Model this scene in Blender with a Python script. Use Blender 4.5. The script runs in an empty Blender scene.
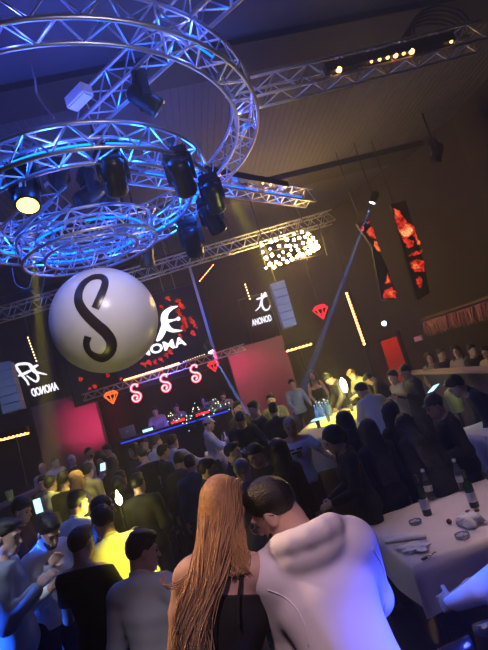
import bpy, bmesh, math, random
import numpy as np
from mathutils import Vector, Matrix

random.seed(7); rng = np.random.default_rng(7)
S = bpy.context.scene
COL = S.collection
PI = math.pi
R_ = math.radians

# ------------------------------------------------------------------ camera, world, exposure
EYE = 2.20                       # phone held above the crowd
FOC = 473.0                      # focal length in pixels of a 488 x 650 frame
ROLL, PITCH, YAW = R_(16.7), math.atan(60/473), R_(7.5)
FW = np.array([math.sin(YAW)*math.cos(PITCH), math.cos(YAW)*math.cos(PITCH), math.sin(PITCH)])
_r0 = np.array([math.cos(YAW), -math.sin(YAW), 0.0]); _u0 = np.cross(_r0, FW)
RT = _r0*math.cos(ROLL) - _u0*math.sin(ROLL)
UP = _u0*math.cos(ROLL) + _r0*math.sin(ROLL)
CAM = np.array([0.0, 0.0, EYE])
cd = bpy.data.cameras.new('camera'); cam = bpy.data.objects.new('camera', cd); COL.objects.link(cam)
cd.sensor_fit = 'VERTICAL'; cd.sensor_height = 36; cd.sensor_width = 27; cd.lens = 36*FOC/650
cd.clip_start = 0.05; cd.clip_end = 100
mw = Matrix.Identity(4)
for i in range(3):
    mw[i][0], mw[i][1], mw[i][2], mw[i][3] = RT[i], UP[i], -FW[i], CAM[i]
cam.matrix_world = mw
S.camera = cam
S.view_settings.view_transform = 'Standard'; S.view_settings.look = 'None'
S.view_settings.exposure = 0.0; S.view_settings.gamma = 1.0; S.view_settings.use_curve_mapping = False

W = bpy.data.worlds.new('world'); S.world = W; W.use_nodes = True
wn = W.node_tree; wn.nodes['Background'].inputs[0].default_value = (0.01, 0.008, 0.012, 1)
wn.nodes['Background'].inputs[1].default_value = 0.3
HAZE = 0.0115                      # club haze, everywhere in the room
vs = wn.nodes.new('ShaderNodeVolumeScatter'); vs.inputs['Density'].default_value = HAZE
vs.inputs['Anisotropy'].default_value = 0.1; vs.inputs['Color'].default_value = (0.95, 0.93, 0.9, 1)
wn.links.new(vs.outputs[0], wn.nodes['World Output'].inputs['Volume'])

def ray(px, py): return FW + RT*(px-244)/FOC - UP*(py-325)/FOC
def hp(px, py, d): return CAM + ray(px, py)*d                      # room point at a distance along the view
def aty(px, py, y): r = ray(px, py); return CAM + r*(y/r[1])        # room point in the plane y
def atz(px, py, z): r = ray(px, py); return CAM + r*((z-EYE)/r[2])  # room point at a height
V = lambda p: Vector((float(p[0]), float(p[1]), float(p[2])))

# ------------------------------------------------------------------ lights of the room and added fills
def spot(name, loc, target, watts, color, angle, blend=0.4, size=0.08):
    l = bpy.data.lights.new(name, 'SPOT'); l.energy = watts; l.color = color
    l.spot_size = R_(angle); l.spot_blend = blend; l.shadow_soft_size = size
    o = bpy.data.objects.new(name, l); COL.objects.link(o); o.location = V(loc)
    o.rotation_euler = (V(target)-V(loc)).to_track_quat('-Z', 'Y').to_euler(); return o
def area(name, loc, target, watts, color, sx, sy):
    l = bpy.data.lights.new(name, 'AREA'); l.energy = watts; l.color = color
    l.shape = 'RECTANGLE'; l.size = sx; l.size_y = sy
    o = bpy.data.objects.new(name, l); COL.objects.link(o); o.location = V(loc)
    o.rotation_euler = (V(target)-V(loc)).to_track_quat('-Z', 'Y').to_euler(); return o
def point(name, loc, watts, color, size=0.1):
    l = bpy.data.lights.new(name, 'POINT'); l.energy = watts; l.color = color; l.shadow_soft_size = size
    o = bpy.data.objects.new(name, l); COL.objects.link(o); o.location = V(loc); return o
YEL = (1.0, 0.86, 0.05); BLU = (0.03, 0.12, 1.0); WARM = (1.0, 0.62, 0.3); PINK = (1.0, 0.05, 0.22); VIO = (0.42, 0.3, 1.0)
MOVER_YELLOW = np.array([-1.75, 5.3, 4.6])
def lights():
    # foreground: pinkish white wash from above, blue washes from the right and the left
    spot('wash_pink', (-0.5, -1.0, 5.9), (0.22, 1.85, 1.25), 640, (1.0, 0.62, 0.70), 14, 0.8, 0.3)
    spot('wash_table', (2.0, 3.3, 6.4), (1.95, 3.72, 0.75), 700, (1.0, 0.68, 0.52), 21, 0.8, 0.3)
    spot('truss_fill', (2.0, 0.5, 3.2), (0.1, 5.4, 5.7), 260, (0.72, 0.66, 0.95), 52, 0.8, 0.3)  # added front fill that brightens the trusses, no fixture
    spot('cool_fill_left', (-2.6, 0.6, 5.6), (-1.5, 4.1, 1.25), 900, (0.75, 0.82, 1.0), 9, 0.7, 0.1)  # added cool fill on the guests at the left
    spot('denim_fill', (-0.4, -0.8, 5.6), (-0.5, 2.6, 1.2), 230, (0.92, 0.82, 0.92), 8, 0.8, 0.15)  # added to brighten the pale grey shirt
    spot('wash_blue', (4.9, 0.25, 2.9), (0.75, 1.78, 1.02), 5200, (0.05, 0.08, 1.0), 12.5, 0.7, 0.15)
    spot('wash_blue_floor', (-0.9, 2.2, 6.2), (1.45, 2.45, 0.7), 2800, (0.02, 0.12, 1.0), 13, 0.5, 0.1)
    spot('wash_violet', (2.4, -1.8, 5.8), (0.55, 1.9, 1.3), 110, (0.34, 0.25, 1.0), 24, 0.8, 0.2)
    spot('wash_amber', (-3.2, 3.2, 5.2), (-0.05, 2.0, 1.5), 900, (1.0, 0.6, 0.3), 15, 0.8, 0.15)
    spot('wash_blue_left', (-6.6, 1.6, 3.6), (-1.82, 4.05, 1.05), 14000, (0.02, 0.12, 1.0), 13, 0.5, 0.1)
    # yellow movers on the crowd
    spot('beam_yellow_crowd', (1.0, 0.9, 5.4), (-0.88, 3.9, 1.0), 3000, YEL, 6, 0.4, 0.06)
    spot('beam_yellow_left', (-0.6, 7.0, 5.0), (-2.4, 7.8, 1.35), 900, YEL, 18, 0.5, 0.06)
    spot('beam_yellow_bar', (1.2, 6.6, 5.2), (2.3, 8.4, 1.2), 3600, YEL, 17, 0.5, 0.06)
    spot('beam_yellow_mid', (-0.4, 7.6, 5.0), (0.9, 9.6, 1.5), 700, YEL, 20, 0.5, 0.06)
    # stage panels and desk
    spot('panel_magenta_left', (-2.55, 11.6, 2.2), (-3.0, 13.0, 2.45), 170, PINK, 62, 0.9, 0.1)
    spot('panel_magenta_right', (0.6, 12.0, 3.4), (1.6, 13.0, 2.4), 160, PINK, 70, 0.9, 0.1)
    spot('stage_blue', (-0.8, 10.2, 5.2), (-0.8, 12.6, 1.6), 600, (0.12, 0.12, 1.0), 40, 0.7, 0.1)
    # added spots: one standing in for blue spill on the ceiling, one brightening the balloon
    spot('ceiling_blue_fill', (-0.9, 5.0, 4.9), (-0.6, 4.2, 7.0), 120, (0.08, 0.10, 1.0), 140, 0.9, 0.3)
    spot('balloon_fill', (0.9, 0.6, 5.6), (-0.85, 5.8, 3.5), 850, (1.0, 0.84, 0.86), 17, 0.6, 0.4)
    # dim warm fill added over the whole room, not a fitted lamp
    area('room_fill', (0.5, 5.5, 6.6), (0.5, 5.5, 0), 6, (1.0, 0.72, 0.5), 9, 10)
lights()

# ------------------------------------------------------------------ materials
def mat(name, color, rough=0.6, metal=0.0, emit=None, es=0.0, noise=0.0, scale=20.0, bump=0.0, bscale=80.0, trans=0.0, alpha=None):
    m = bpy.data.materials.new(name); m.use_nodes = True
    nt = m.node_tree; b = nt.nodes['Principled BSDF']
    b.inputs['Base Color'].default_value = (*color, 1); b.inputs['Roughness'].default_value = rough
    b.inputs['Metallic'].default_value = metal
    if trans: b.inputs['Transmission Weight'].default_value = trans; b.inputs['IOR'].default_value = 1.45
    if emit: b.inputs['Emission Color'].default_value = (*emit, 1); b.inputs['Emission Strength'].default_value = es
    if noise or bump:
        tc = nt.nodes.new('ShaderNodeTexCoord')
    if noise:
        n = nt.nodes.new('ShaderNodeTexNoise'); n.inputs['Scale'].default_value = scale; n.inputs['Detail'].default_value = 4
        nt.links.new(tc.outputs['Object'], n.inputs['Vector'])
        mx = nt.nodes.new('ShaderNodeMix'); mx.data_type = 'RGBA'
        mx.inputs[6].default_value = (*[c*(1-noise) for c in color], 1); mx.inputs[7].default_value = (*[min(1, c*(1+noise)) for c in color], 1)
        nt.links.new(n.outputs[0], mx.inputs[0]); nt.links.new(mx.outputs[2], b.inputs['Base Color'])
    if bump:
        n2 = nt.nodes.new('ShaderNodeTexNoise'); n2.inputs['Scale'].default_value = bscale
        nt.links.new(tc.outputs['Object'], n2.inputs['Vector'])
        bp = nt.nodes.new('ShaderNodeBump'); bp.inputs['Strength'].default_value = bump; bp.inputs['Distance'].default_value = 0.01
        nt.links.new(n2.outputs[0], bp.inputs['Height']); nt.links.new(bp.outputs[0], b.inputs['Normal'])
    return m
def glow(name, color, s):
    m = bpy.data.materials.new(name); m.use_nodes = True; nt = m.node_tree
    for n in list(nt.nodes): nt.nodes.remove(n)
    e = nt.nodes.new('ShaderNodeEmission'); e.inputs[0].default_value = (*color, 1); e.inputs[1].default_value = s
    o = nt.nodes.new('ShaderNodeOutputMaterial'); nt.links.new(e.outputs[0], o.inputs[0]); return m
def pattern_glow(name, c1, c2, s, scale):
    m = glow(name, c1, s); nt = m.node_tree; e = [n for n in nt.nodes if n.type == 'EMISSION'][0]
    tc = nt.nodes.new('ShaderNodeTexCoord'); n = nt.nodes.new('ShaderNodeTexNoise'); n.inputs['Scale'].default_value = scale; n.inputs['Detail'].default_value = 5; n.inputs['Distortion'].default_value = 1.5
    r = nt.nodes.new('ShaderNodeValToRGB'); r.color_ramp.elements[0].position = .42; r.color_ramp.elements[1].position = .58
    r.color_ramp.elements[0].color = (*c2, 1); r.color_ramp.elements[1].color = (*c1, 1)
    nt.links.new(tc.outputs['Object'], n.inputs['Vector']); nt.links.new(n.outputs[0], r.inputs[0]); nt.links.new(r.outputs[0], e.inputs[0]); return m
M = dict(
    floor=mat('floor', (0.02, 0.02, 0.022), 0.35, noise=0.4, scale=3),
    ceil=mat('ceiling', (0.11, 0.105, 0.135), 0.8, noise=0.1, scale=2),
    beam=mat('ceiling_beam', (0.05, 0.045, 0.05), 0.8, noise=0.2, scale=3),
    wall=mat('wall', (0.05, 0.036, 0.034), 0.85, noise=0.25, scale=2, bump=0.2, bscale=6),
    black=mat('black_paint', (0.012, 0.012, 0.014), 0.5, noise=0.2, scale=8),
    panel=mat('panel_cloth', (0.28, 0.15, 0.18), 0.7, noise=0.15, scale=3),
    alu=mat('aluminium', (0.72, 0.72, 0.74), 0.38, 1.0, noise=0.08, scale=30),
    fixture=mat('fixture_black', (0.018, 0.018, 0.02), 0.35, noise=0.2, scale=20),
    lens=mat('lens', (0.1, 0.1, 0.12), 0.08, 0.3),
    array=mat('speaker_grille', (0.42, 0.46, 0.55), 0.55, noise=0.2, scale=60),
    white=mat('white_plastic', (0.75, 0.75, 0.76), 0.4),
    balloon=mat('balloon_white', (0.82, 0.80, 0.80), 0.28, noise=0.03, scale=4),
    inkblack=mat('black_vinyl', (0.035, 0.025, 0.022), 0.28),
    leather=mat('black_leather', (0.014, 0.013, 0.014), 0.18, noise=0.2, scale=30, bump=0.15, bscale=120),
    linen=mat('table_linen', (0.78, 0.70, 0.66), 0.85, noise=0.06, scale=14, bump=0.25, bscale=60),
    napkin=mat('napkin', (0.85, 0.84, 0.84), 0.9, bump=0.3, bscale=40),
    wood=mat('dark_wood', (0.10, 0.05, 0.035), 0.5, noise=0.3, scale=12),
    rail=mat('rail_top', (0.55, 0.45, 0.45), 0.4, noise=0.1, scale=8),
    railpanel=mat('rail_panel', (0.10, 0.09, 0.16), 0.6, noise=0.2, scale=4),
    glassg=mat('green_glass', (0.015, 0.05, 0.015), 0.06, 0.0),
    glassc=mat('clear_glass', (0.85, 0.88, 0.9), 0.05, 0.0, trans=0.9),
    label=mat('bottle_label', (0.6, 0.62, 0.68), 0.7),
    foil=mat('foil', (0.05, 0.045, 0.03), 0.3, 0.6),
    cork=mat('cork', (0.16, 0.06, 0.04), 0.8),
    steel=mat('steel', (0.6, 0.6, 0.62), 0.25, 1.0),
    phone=mat('phone_case', (0.02, 0.02, 0.025), 0.3),
    cable=mat('cable', (0.03, 0.03, 0.035), 0.6),
    paleCable=mat('pale_cable', (0.35, 0.34, 0.38), 0.6),
    door=mat('door_red', (0.55, 0.06, 0.03), 0.5, noise=0.1, scale=4),
    fringe=mat('fringe', (0.45, 0.18, 0.15), 0.9, noise=0.4, scale=25, bump=0.6, bscale=25),
    leaf=mat('leaf', (0.05, 0.09, 0.03), 0.7, noise=0.4, scale=30),
)
G = dict(
    amber=glow('lamp_amber', (1.0, 0.42, 0.12), 7), amberhot=glow('lamp_amber_hot', (1.0, 0.42, 0.10), 7),
    bulb=glow('bulb_warm', (1.0, 0.60, 0.18), 110), bluetube=glow('tube_blue', (0.0, 0.08, 1.0), 6),
    cyantube=glow('tube_cyan', (0.0, 0.13, 1.0), 6),
    neon=glow('neon_core', (1.0, 0.35, 0.42), 3.2), neonred=glow('neon_red', (1.0, 0.03, 0.05), 2.5),
    signwhite=glow('sign_white', (0.95, 0.92, 1.0), 1.3), logowhite=glow('screen_white', (1.0, 0.95, 0.98), 1.6),
    screenred=pattern_glow('screen_red', (1.0, 0.04, 0.02), (0.22, 0.005, 0.004), 0.9, 9), screenor=pattern_glow('screen_orange', (1.0, 0.24, 0.06), (0.8, 0.03, 0.01), 1.0, 11),
    screenyel=pattern_glow('screen_yellow', (1.0, 0.6, 0.22), (0.9, 0.15, 0.03), 1.2, 14),
    gem=glow('gem_orange', (1.0, 0.16, 0.03), 1.6), gemred=glow('gem_red', (1.0, 0.03, 0.04), 1.6),
    beamlamp=glow('lamp_cold', (0.5, 0.75, 1.0), 12), yellamp=glow('lamp_yellow', (1.0, 0.92, 0.14), 5),
    phonescr=glow('phone_screen', (0.4, 0.75, 1.0), 2.2), deskblue=glow('desk_led', (0.03, 0.05, 1.0), 1.3),
    fairyw=glow('fairy_warm', (0.95, 1.0, 0.55), 2.5), fairyc=glow('fairy_cyan', (0.3, 1.0, 0.9), 1.6),
    exit=glow('exit_face', (0.8, 0.25, 0.3), 0.35), bottleblue=glow('bottle_led', (0.2, 0.55, 1.0), 3.0),
    drinkglow=glow('drink_glow', (0.5, 0.8, 0.1), 1.0), sparkle=glow('sparkler', (1.0, 0.95, 0.45), 40), dot=glow('dot_warm', (1.0, 0.7, 0.35), 4),
)

# ------------------------------------------------------------------ object helpers
def link(name, me, m, parent=None, smooth=False):
    o = bpy.data.objects.new(name, me); COL.objects.link(o)
    if m: me.materials.append(m)
    if smooth: me.polygons.foreach_set('use_smooth', [True]*len(me.polygons))
    if parent:
        o.parent = parent; o.matrix_parent_inverse = parent.matrix_world.inverted()
    return o
def obj(name, bm, m, parent=None, smooth=False):
    me = bpy.data.meshes.new(name); bm.to_mesh(me); bm.free(); return link(name, me, m, parent, smooth)
def empty(name, loc=(0, 0, 0), rz=0.0):
    o = bpy.data.objects.new(name, None); COL.objects.link(o); o.empty_display_size = 0.1
    o.location = V(loc); o.rotation_euler = (0, 0, rz)
    o.matrix_world = Matrix.Translation(V(loc)) @ Matrix.Rotation(rz, 4, 'Z'); return o
def tag(o, label=None, cat=None, group=None, kind=None):
    if label: o['label'] = label
    if cat: o['category'] = cat
    if group: o['group'] = group
    if kind: o['kind'] = kind
    return o
def struct(name, bm, m, label=None):
    o = obj(name, bm, m); o['kind'] = 'structure'
    if label: o['label'] = label
    return o
def B(): return bmesh.new()
def add_box(bm, c, s, rot=None):
    m = Matrix.Translation(V(c)) @ (rot.to_4x4() if rot else Matrix.Identity(4)) @ Matrix.Diagonal((*s, 1))
    bmesh.ops.create_cube(bm, size=1.0, matrix=m); return bm
def box(c, s, rot=None, bev=0.0):
    bm = add_box(B(), c, s, rot)
    if bev: bmesh.ops.bevel(bm, geom=bm.edges[:], offset=bev, segments=2, affect='EDGES')
    return bm
def frame_to(a, b):
    d = V(b)-V(a); return Matrix.Translation(V(a)) @ d.to_track_quat('Z', 'Y').to_matrix().to_4x4(), d.length
def add_cyl(bm, a, b, r, seg=8, r2=None, caps=True):
    m, L = frame_to(a, b)
    if L < 1e-6: return bm
    bmesh.ops.create_cone(bm, cap_ends=caps, segments=seg, radius1=r, radius2=r if r2 is None else r2, depth=L, matrix=m @ Matrix.Translation((0, 0, L/2)))
    return bm
def add_tube(bm, pts, r, seg=6, closed=False, taper=None):
    pts = [V(p) for p in pts]; n = len(pts); rings = []
    prev = None
    for i, p in enumerate(pts):
        if closed: t = pts[(i+1) % n]-pts[i-1]
        else: t = pts[min(i+1, n-1)]-pts[max(i-1, 0)]
        if t.length < 1e-9: t = Vector((0, 0, 1))
        t.normalize()
        if prev is None:
            u = t.orthogonal().normalized()
        else:
            u = (prev - t*prev.dot(t)); u = u.normalized() if u.length > 1e-6 else t.orthogonal().normalized()
        prev = u; v = t.cross(u)
        rr = r if taper is None else r*taper(i/(n-1))
        rings.append([bm.verts.new(p + (u*math.cos(2*PI*k/seg) + v*math.sin(2*PI*k/seg))*rr) for k in range(seg)])
    m = n if closed else n-1
    for i in range(m):
        a, b = rings[i], rings[(i+1) % n]
        off = 0
        if closed and i == n-1:      # match the seam
            off = min(range(seg), key=lambda q: (a[0].co-b[q].co).length)
        for k in range(seg):
            bm.faces.new((a[k], a[(k+1) % seg], b[(k+1+off) % seg], b[(k+off) % seg]))
    if not closed:
        bm.faces.new(rings[0][::-1]); bm.faces.new(rings[-1])
    return bm
def add_lathe(bm, prof, loc=(0, 0, 0), seg=16):
    rings = []
    for r, z in prof:
        rings.append([bm.verts.new((loc[0]+max(r, 1e-4)*math.cos(2*PI*k/seg), loc[1]+max(r, 1e-4)*math.sin(2*PI*k/seg), loc[2]+z)) for k in range(seg)])
    for a, b in zip(rings, rings[1:]):
        for k in range(seg): bm.faces.new((a[k], a[(k+1) % seg], b[(k+1) % seg], b[k]))
    bm.faces.new(rings[0][::-1]); bm.faces.new(rings[-1]); return bm
def add_ball(bm, c, r, seg=12):
    bmesh.ops.create_uvsphere(bm, u_segments=seg, v_segments=max(6, seg//2+1), radius=r, matrix=Matrix.Translation(V(c))); return bm
def prism(bm, pts, origin, ux, uz, depth_dir, depth):
    """extrude a 2-D outline lying in the plane (ux, uz)"""
    ux, uz, dd = V(ux), V(uz), V(depth_dir)*depth; o = V(origin)
    f = [bm.verts.new(o+ux*p[0]+uz*p[1]) for p in pts]; b = [bm.verts.new(v.co+dd) for v in f]
    bm.faces.new(f); bm.faces.new(b[::-1])
    n = len(pts)
    for i in range(n): bm.faces.new((f[i], b[i], b[(i+1) % n], f[(i+1) % n]))
    bmesh.ops.recalc_face_normals(bm, faces=bm.faces[:]); return bm
def stroke(bm, pts, widths, origin, ux, uz, dd, depth):
    """a flat brush stroke of varying width, extruded"""
    P = [Vector(p) for p in catmull2(pts, 6)]; n = len(P); ws = np.interp(np.linspace(0, 1, n), np.linspace(0, 1, len(widths)), widths)
    L, Rr = [], []
    for i, p in enumerate(P):
        t = (P[min(i+1, n-1)]-P[max(i-1, 0)]); t.normalize(); nn = Vector((-t.y, t.x))
        L.append(p+nn*ws[i]/2); Rr.append(p-nn*ws[i]/2)
    ux, uz, dv = V(ux), V(uz), V(dd)*depth; o = V(origin)
    g = lambda q: o+ux*q.x+uz*q.y
    lf = [bm.verts.new(g(q)) for q in L]; rf = [bm.verts.new(g(q)) for q in Rr]
    lb = [bm.verts.new(v.co+dv) for v in lf]; rb = [bm.verts.new(v.co+dv) for v in rf]
    for i in range(n-1):
        bm.faces.new((lf[i], rf[i], rf[i+1], lf[i+1])); bm.faces.new((lb[i], lb[i+1], rb[i+1], rb[i]))
        bm.faces.new((lf[i], lf[i+1], lb[i+1], lb[i])); bm.faces.new((rf[i], rb[i], rb[i+1], rf[i+1]))
    bm.faces.new((lf[0], lb[0], rb[0], rf[0])); bm.faces.new((lf[-1], rf[-1], rb[-1], lb[-1])); return bm
def catmull2(pts, sub):
    pts = [np.array(p, float) for p in pts]; out = []
    for i in range(len(pts)-1):
        p0 = pts[max(i-1, 0)]; p1 = pts[i]; p2 = pts[i+1]; p3 = pts[min(i+2, len(pts)-1)]
        for k in range(sub):
            t = k/sub
            out.append(0.5*((2*p1)+(-p0+p2)*t+(2*p0-5*p1+4*p2-p3)*t*t+(-p0+3*p1-3*p2+p3)*t**3))
    out.append(pts[-1]); return out
def copy_tree(o, loc=None, rz=None, label=None):
    r = o.copy(); COL.objects.link(r)
    if loc is not None: r.location = V(loc)
    if rz is not None: r.rotation_euler = (0, 0, rz)
    if label: r['label'] = label
    for c in o.children:
        k = c.copy(); COL.objects.link(k); k.parent = r
        for g in c.children:
            q = g.copy(); COL.objects.link(q); q.parent = k
    return r

# ------------------------------------------------------------------ the room
CEIL = 6.9
XL, XR, YF, YB = -8.0, 7.5, -4.0, 14.6
def poly_prism(outline, z0, z1):
    bm = B(); a = [bm.verts.new((x, y, z0)) for x, y in outline]; b = [bm.verts.new((x, y, z1)) for x, y in outline]
    bm.faces.new(a[::-1]); bm.faces.new(b); n = len(outline)
    for i in range(n): bm.faces.new((a[i], a[(i+1) % n], b[(i+1) % n], b[i]))
    bmesh.ops.recalc_face_normals(bm, faces=bm.faces[:]); return bm
def wall_seg(a, b, t, z1, z0=0.0):
    a = Vector((*a, 0)); b = Vector((*b, 0)); d = (b-a).normalized(); n = Vector((-d.y, d.x, 0))*t
    return poly_prism([(a.x, a.y), (b.x, b.y), (b.x+n.x, b.y+n.y), (a.x+n.x, a.y+n.y)], z0, z1)
struct('floor', add_box(B(), (0, 5.3, -0.1), (18, 21, 0.2)), M['floor'])
struct('ceiling', add_box(B(), (0, 5.3, CEIL+0.1), (18, 21, 0.2)), M['ceil'])
bmx = B()
for i in range(126): add_box(bmx, (-7.9+i*0.125, 8.6, CEIL-0.006), (0.03, 4.0, 0.012))
struct('trim_1', bmx, M['ceil'], 'ribbed ceiling lining beyond the ring trusses')
for k, (y0, y1, h) in enumerate(((5.92, 6.56, 0.10), (1.9, 2.6, 0.10), (10.7, 11.4, 0.14))):
    struct('trim_%d' % (k+2), add_box(B(), (-0.25, (y0+y1)/2, CEIL-h/2), (15.5, y1-y0, h)), M['beam'], 'dark ceiling beam running across the room')
struct('wall_left', wall_seg((XL, YF), (XL, YB), 0.2, CEIL), M['wall'])
struct('wall_back', wall_seg((XL, YB), (5.6, YB), 0.2, CEIL), M['wall'])
wr = wall_seg((XR, 9.9), (XR, YF), 0.2, CEIL)
struct('wall_right', wr, M['wall'])
struct('wall_right_slanted', wall_seg((5.5, YB+0.1), (XR, 9.9), 0.2, CEIL), M['wall'])
struct('wall_front', wall_seg((XR, YF), (XL, YF), 0.2, CEIL), M['wall'])

# slanted wall direction and its inner normal, for what hangs on it
SA, SB = np.array([5.5, YB+0.1, 0]), np.array([XR, 9.9, 0])
SD = (SB-SA)/np.linalg.norm(SB-SA); SN = np.array([-SD[1], SD[0], 0]);
if SN[0] > 0: SN = -SN
def on_slant(px, py, off=0.0):
    r = ray(px, py); n = SN; t = ((SA+SN*off-CAM) @ n)/(r @ n); return CAM+r*t
dp = on_slant(394, 352)
rot_s = Matrix((SD, -SN, (0, 0, 1))).transposed()
# red-lit doorway
d1 = empty('door_1', (dp[0], dp[1], 0)); d1['kind'] = 'structure'; d1['label'] = 'red lit doorway in the dark wall beyond the raised bar'
obj('door_leaf', add_box(B(), dp*[1, 1, 0]+np.array([0, 0, 1.2])+SN*0.02, (0.72, 0.05, 2.3), rot_s), M['door'], d1)
bmf = B()
for sx in (-0.42, 0.42): add_box(bmf, dp*[1, 1, 0]+SD*sx+SN*0.04+np.array([0, 0, 1.25]), (0.1, 0.1, 2.5), rot_s)
add_box(bmf, dp*[1, 1, 0]+SN*0.04+np.array([0, 0, 2.45]), (0.94, 0.1, 0.1), rot_s)
obj('door_frame', bmf, M['black'], d1)
spot('door_lamp', dp*[1, 1, 0]+SN*0.9+np.array([0.0, 0, 3.2]), dp*[1, 1, 0]+np.array([0, 0, 1.5]), 60, (1, 0.08, 0.03), 50)
ep = on_slant(418.5, 338.5, 0.06)
ex = empty('exit_sign', ep); tag(ex, 'small dim pink exit sign on the dark wall right of the red doorway', 'sign')
obj('housing', add_box(B(), ep, (0.26, 0.06, 0.14), rot_s), M['white'], ex)
obj('face', add_box(B(), ep+SN*0.035, (0.24, 0.012, 0.12), rot_s), G['exit'], ex)

# raised area on the right with a low front wall
RA, RBp = np.array([4.10, 4.6, 0]), np.array([5.25, 11.6, 0])
rd = (RBp-RA)/np.linalg.norm(RBp-RA); rn = np.array([-rd[1], rd[0], 0])       # towards the dance floor
struct('trim_5', poly_prism([(RA[0], RA[1]), (RBp[0], RBp[1]), (5.8, 13.4), (7.4, 9.9), (7.4, 4.6)], 0.0, 0.42), M['black'], 'raised floor of the seating area on the right')
struct('trim_6', wall_seg(RA[:2], RBp[:2], 0.12, 1.36), M['railpanel'], 'low dark violet wall in front of the raised seating area')
def rail_bm():
    a = RA+rn*0.06; b = RBp+rn*0.06; q = Vector((rd[0], rd[1], 0)); n = Vector((rn[0], rn[1], 0))*0.16
    return poly_prism([tuple((V(a)-n)[:2]), tuple((V(b)-n)[:2]), tuple((V(b)+n)[:2]), tuple((V(a)+n)[:2])], 1.36, 1.40)
struct('trim_7', rail_bm(), M['rail'], 'pale ledge on top of the low wall at the raised seating area')
# riser at the back left, where guests stand by the wall
struct('trim_8', add_box(B(), (-4.8, 10.5, 0.11), (5.8, 1.8, 0.22)), M['black'], 'low dark riser at the foot of the left back wall')
struct('trim_9', add_box(B(), (3.6, 11.35, 0.19), (2.7, 3.9, 0.38)), M['black'], 'low platform behind the bar right of the stage')

# red-lit fringe canopy over the raised seating
fa, fb = aty(424, 322, 9.6), aty(500, 297, 7.6)
def fringe():
    bm = B(); n = 150
    for i in range(n):
        t = i/n; p = fa*(1-t)+fb*t; L = 0.22+0.12*rng.random(); w = rng.normal(0, 0.02)
        add_cyl(bm, p+np.array([w, 0.03*rng.normal(), 0]), p+np.array([w*2.5, 0.05*rng.normal(), -L]), 0.022, 5, 0.006)
    return bm
fo = empty('fringe_canopy', fa); tag(fo, 'red lit straw fringe canopy edge above the raised seating on the right', 'canopy')
obj('canopy_board', add_box(B(), (fa+fb)/2+np.array([0.5, 0.15, 0.06]), (float(np.linalg.norm(fb-fa)), 1.1, 0.06), Matrix.Rotation(math.atan2(fb[1]-fa[1], fb[0]-fa[0]), 3, 'Z')), M['wood'], fo)
fr = obj('fringe', fringe(), M['fringe'], fo); fr['kind'] = 'stuff'
spot('fringe_lamp', (fa+fb)/2+np.array([-0.7, -0.3, 0.5]), (fa+fb)/2+np.array([0, 0, -0.1]), 2.5, (1.0, 0.10, 0.06), 110, 0.8)

# ------------------------------------------------------------------ trusses
def lace(bm, A, Bp, n, r):
    """zigzag bracing between two poly-lines sampled by functions of t"""
    for i in range(n):
        t0, t1, t2 = i/n, (i+0.5)/n, (i+1)/n
        add_cyl(bm, A(t0), Bp(t1), r, 5); add_cyl(bm, Bp(t1), A(t2), r, 5)
def ring_truss(name, label, c, ri, ro, z0, z1, n, tilt=(0, 0), rt=0.024):
    o = empty(name, (c[0], c[1], z0)); tag(o, label, 'truss')
    tm = Matrix.Translation((c[0], c[1], z0)) @ Matrix.Rotation(tilt[0], 4, 'X') @ Matrix.Rotation(tilt[1], 4, 'Y')
    def P(r, z): return lambda t: tm @ Vector((r*math.cos(2*PI*t), r*math.sin(2*PI*t), z-z0))
    for nm, r, z in (('lower_inner_chord', ri, z0), ('lower_outer_chord', ro, z0), ('upper_inner_chord', ri, z1), ('upper_outer_chord', ro, z1)):
        f = P(r, z); obj(nm, add_tube(B(), [f(k/72) for k in range(72)], rt, 8, True), M['alu'], o, True)
    for nm, a, b in (('lower_lacing', (ri, z0), (ro, z0)), ('upper_lacing', (ri, z1), (ro, z1)), ('inner_lacing', (ri, z0), (ri, z1)), ('outer_lacing', (ro, z0), (ro, z1))):
        bm = B(); lace(bm, P(*a), P(*b), n, rt*0.48); obj(nm, bm, M['alu'], o)
    return o, P
RC = (-0.74, 6.03)
big, PB = ring_truss('ring_truss', 'largest of the three hanging circular trusses, aluminium, at the top left', RC, 2.21, 2.49, 5.55, 5.83, 34)
med, PM = ring_truss('ring_truss', 'middle circular truss lit bright blue from inside, below the largest ring', RC, 1.36, 1.64, 4.87, 5.15, 24)
sml, PS = ring_truss('ring_truss', 'smallest and lowest circular truss, right above the white S balloon', (-0.83, 6.1), 0.60, 0.86, 4.44, 4.71, 14, (R_(3.0), R_(-2.0)), 0.02)
def straight_truss(name, label, a, b, s=0.28, n=None, group=None, sv=None, rt=0.022):
    a, b = np.array(a, float), np.array(b, float); d = b-a; L = np.linalg.norm(d); d /= L
    w = np.cross(d, [0, 0, 1]); w /= np.linalg.norm(w); h = np.cross(w, d); sv = sv or s
    o = empty(name, a); tag(o, label, 'truss', group); n = n or max(3, int(L/0.42))
    def P(x, z): return lambda t: a+d*L*t+w*x*s/2+h*z*sv
    for nm, x, z in (('lower_left_chord', -1, 0), ('lower_right_chord', 1, 0), ('upper_left_chord', -1, 1), ('upper_right_chord', 1, 1)):
        f = P(x, z); obj(nm, add_cyl(B(), f(0), f(1), rt, 8), M['alu'], o)
    for nm, p, q in (('lower_lacing', (-1, 0), (1, 0)), ('upper_lacing', (-1, 1), (1, 1)), ('left_lacing', (-1, 0), (-1, 1)), ('right_lacing', (1, 0), (1, 1))):
        bm = B(); lace(bm, P(*p), P(*q), n, rt*0.48); obj(nm, bm, M['alu'], o)
    return o, P
def tube_in(parent, name, pts, r, g): return obj(name, add_tube(B(), pts, r, 6), G[g], parent)
TZ = 5.84
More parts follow.
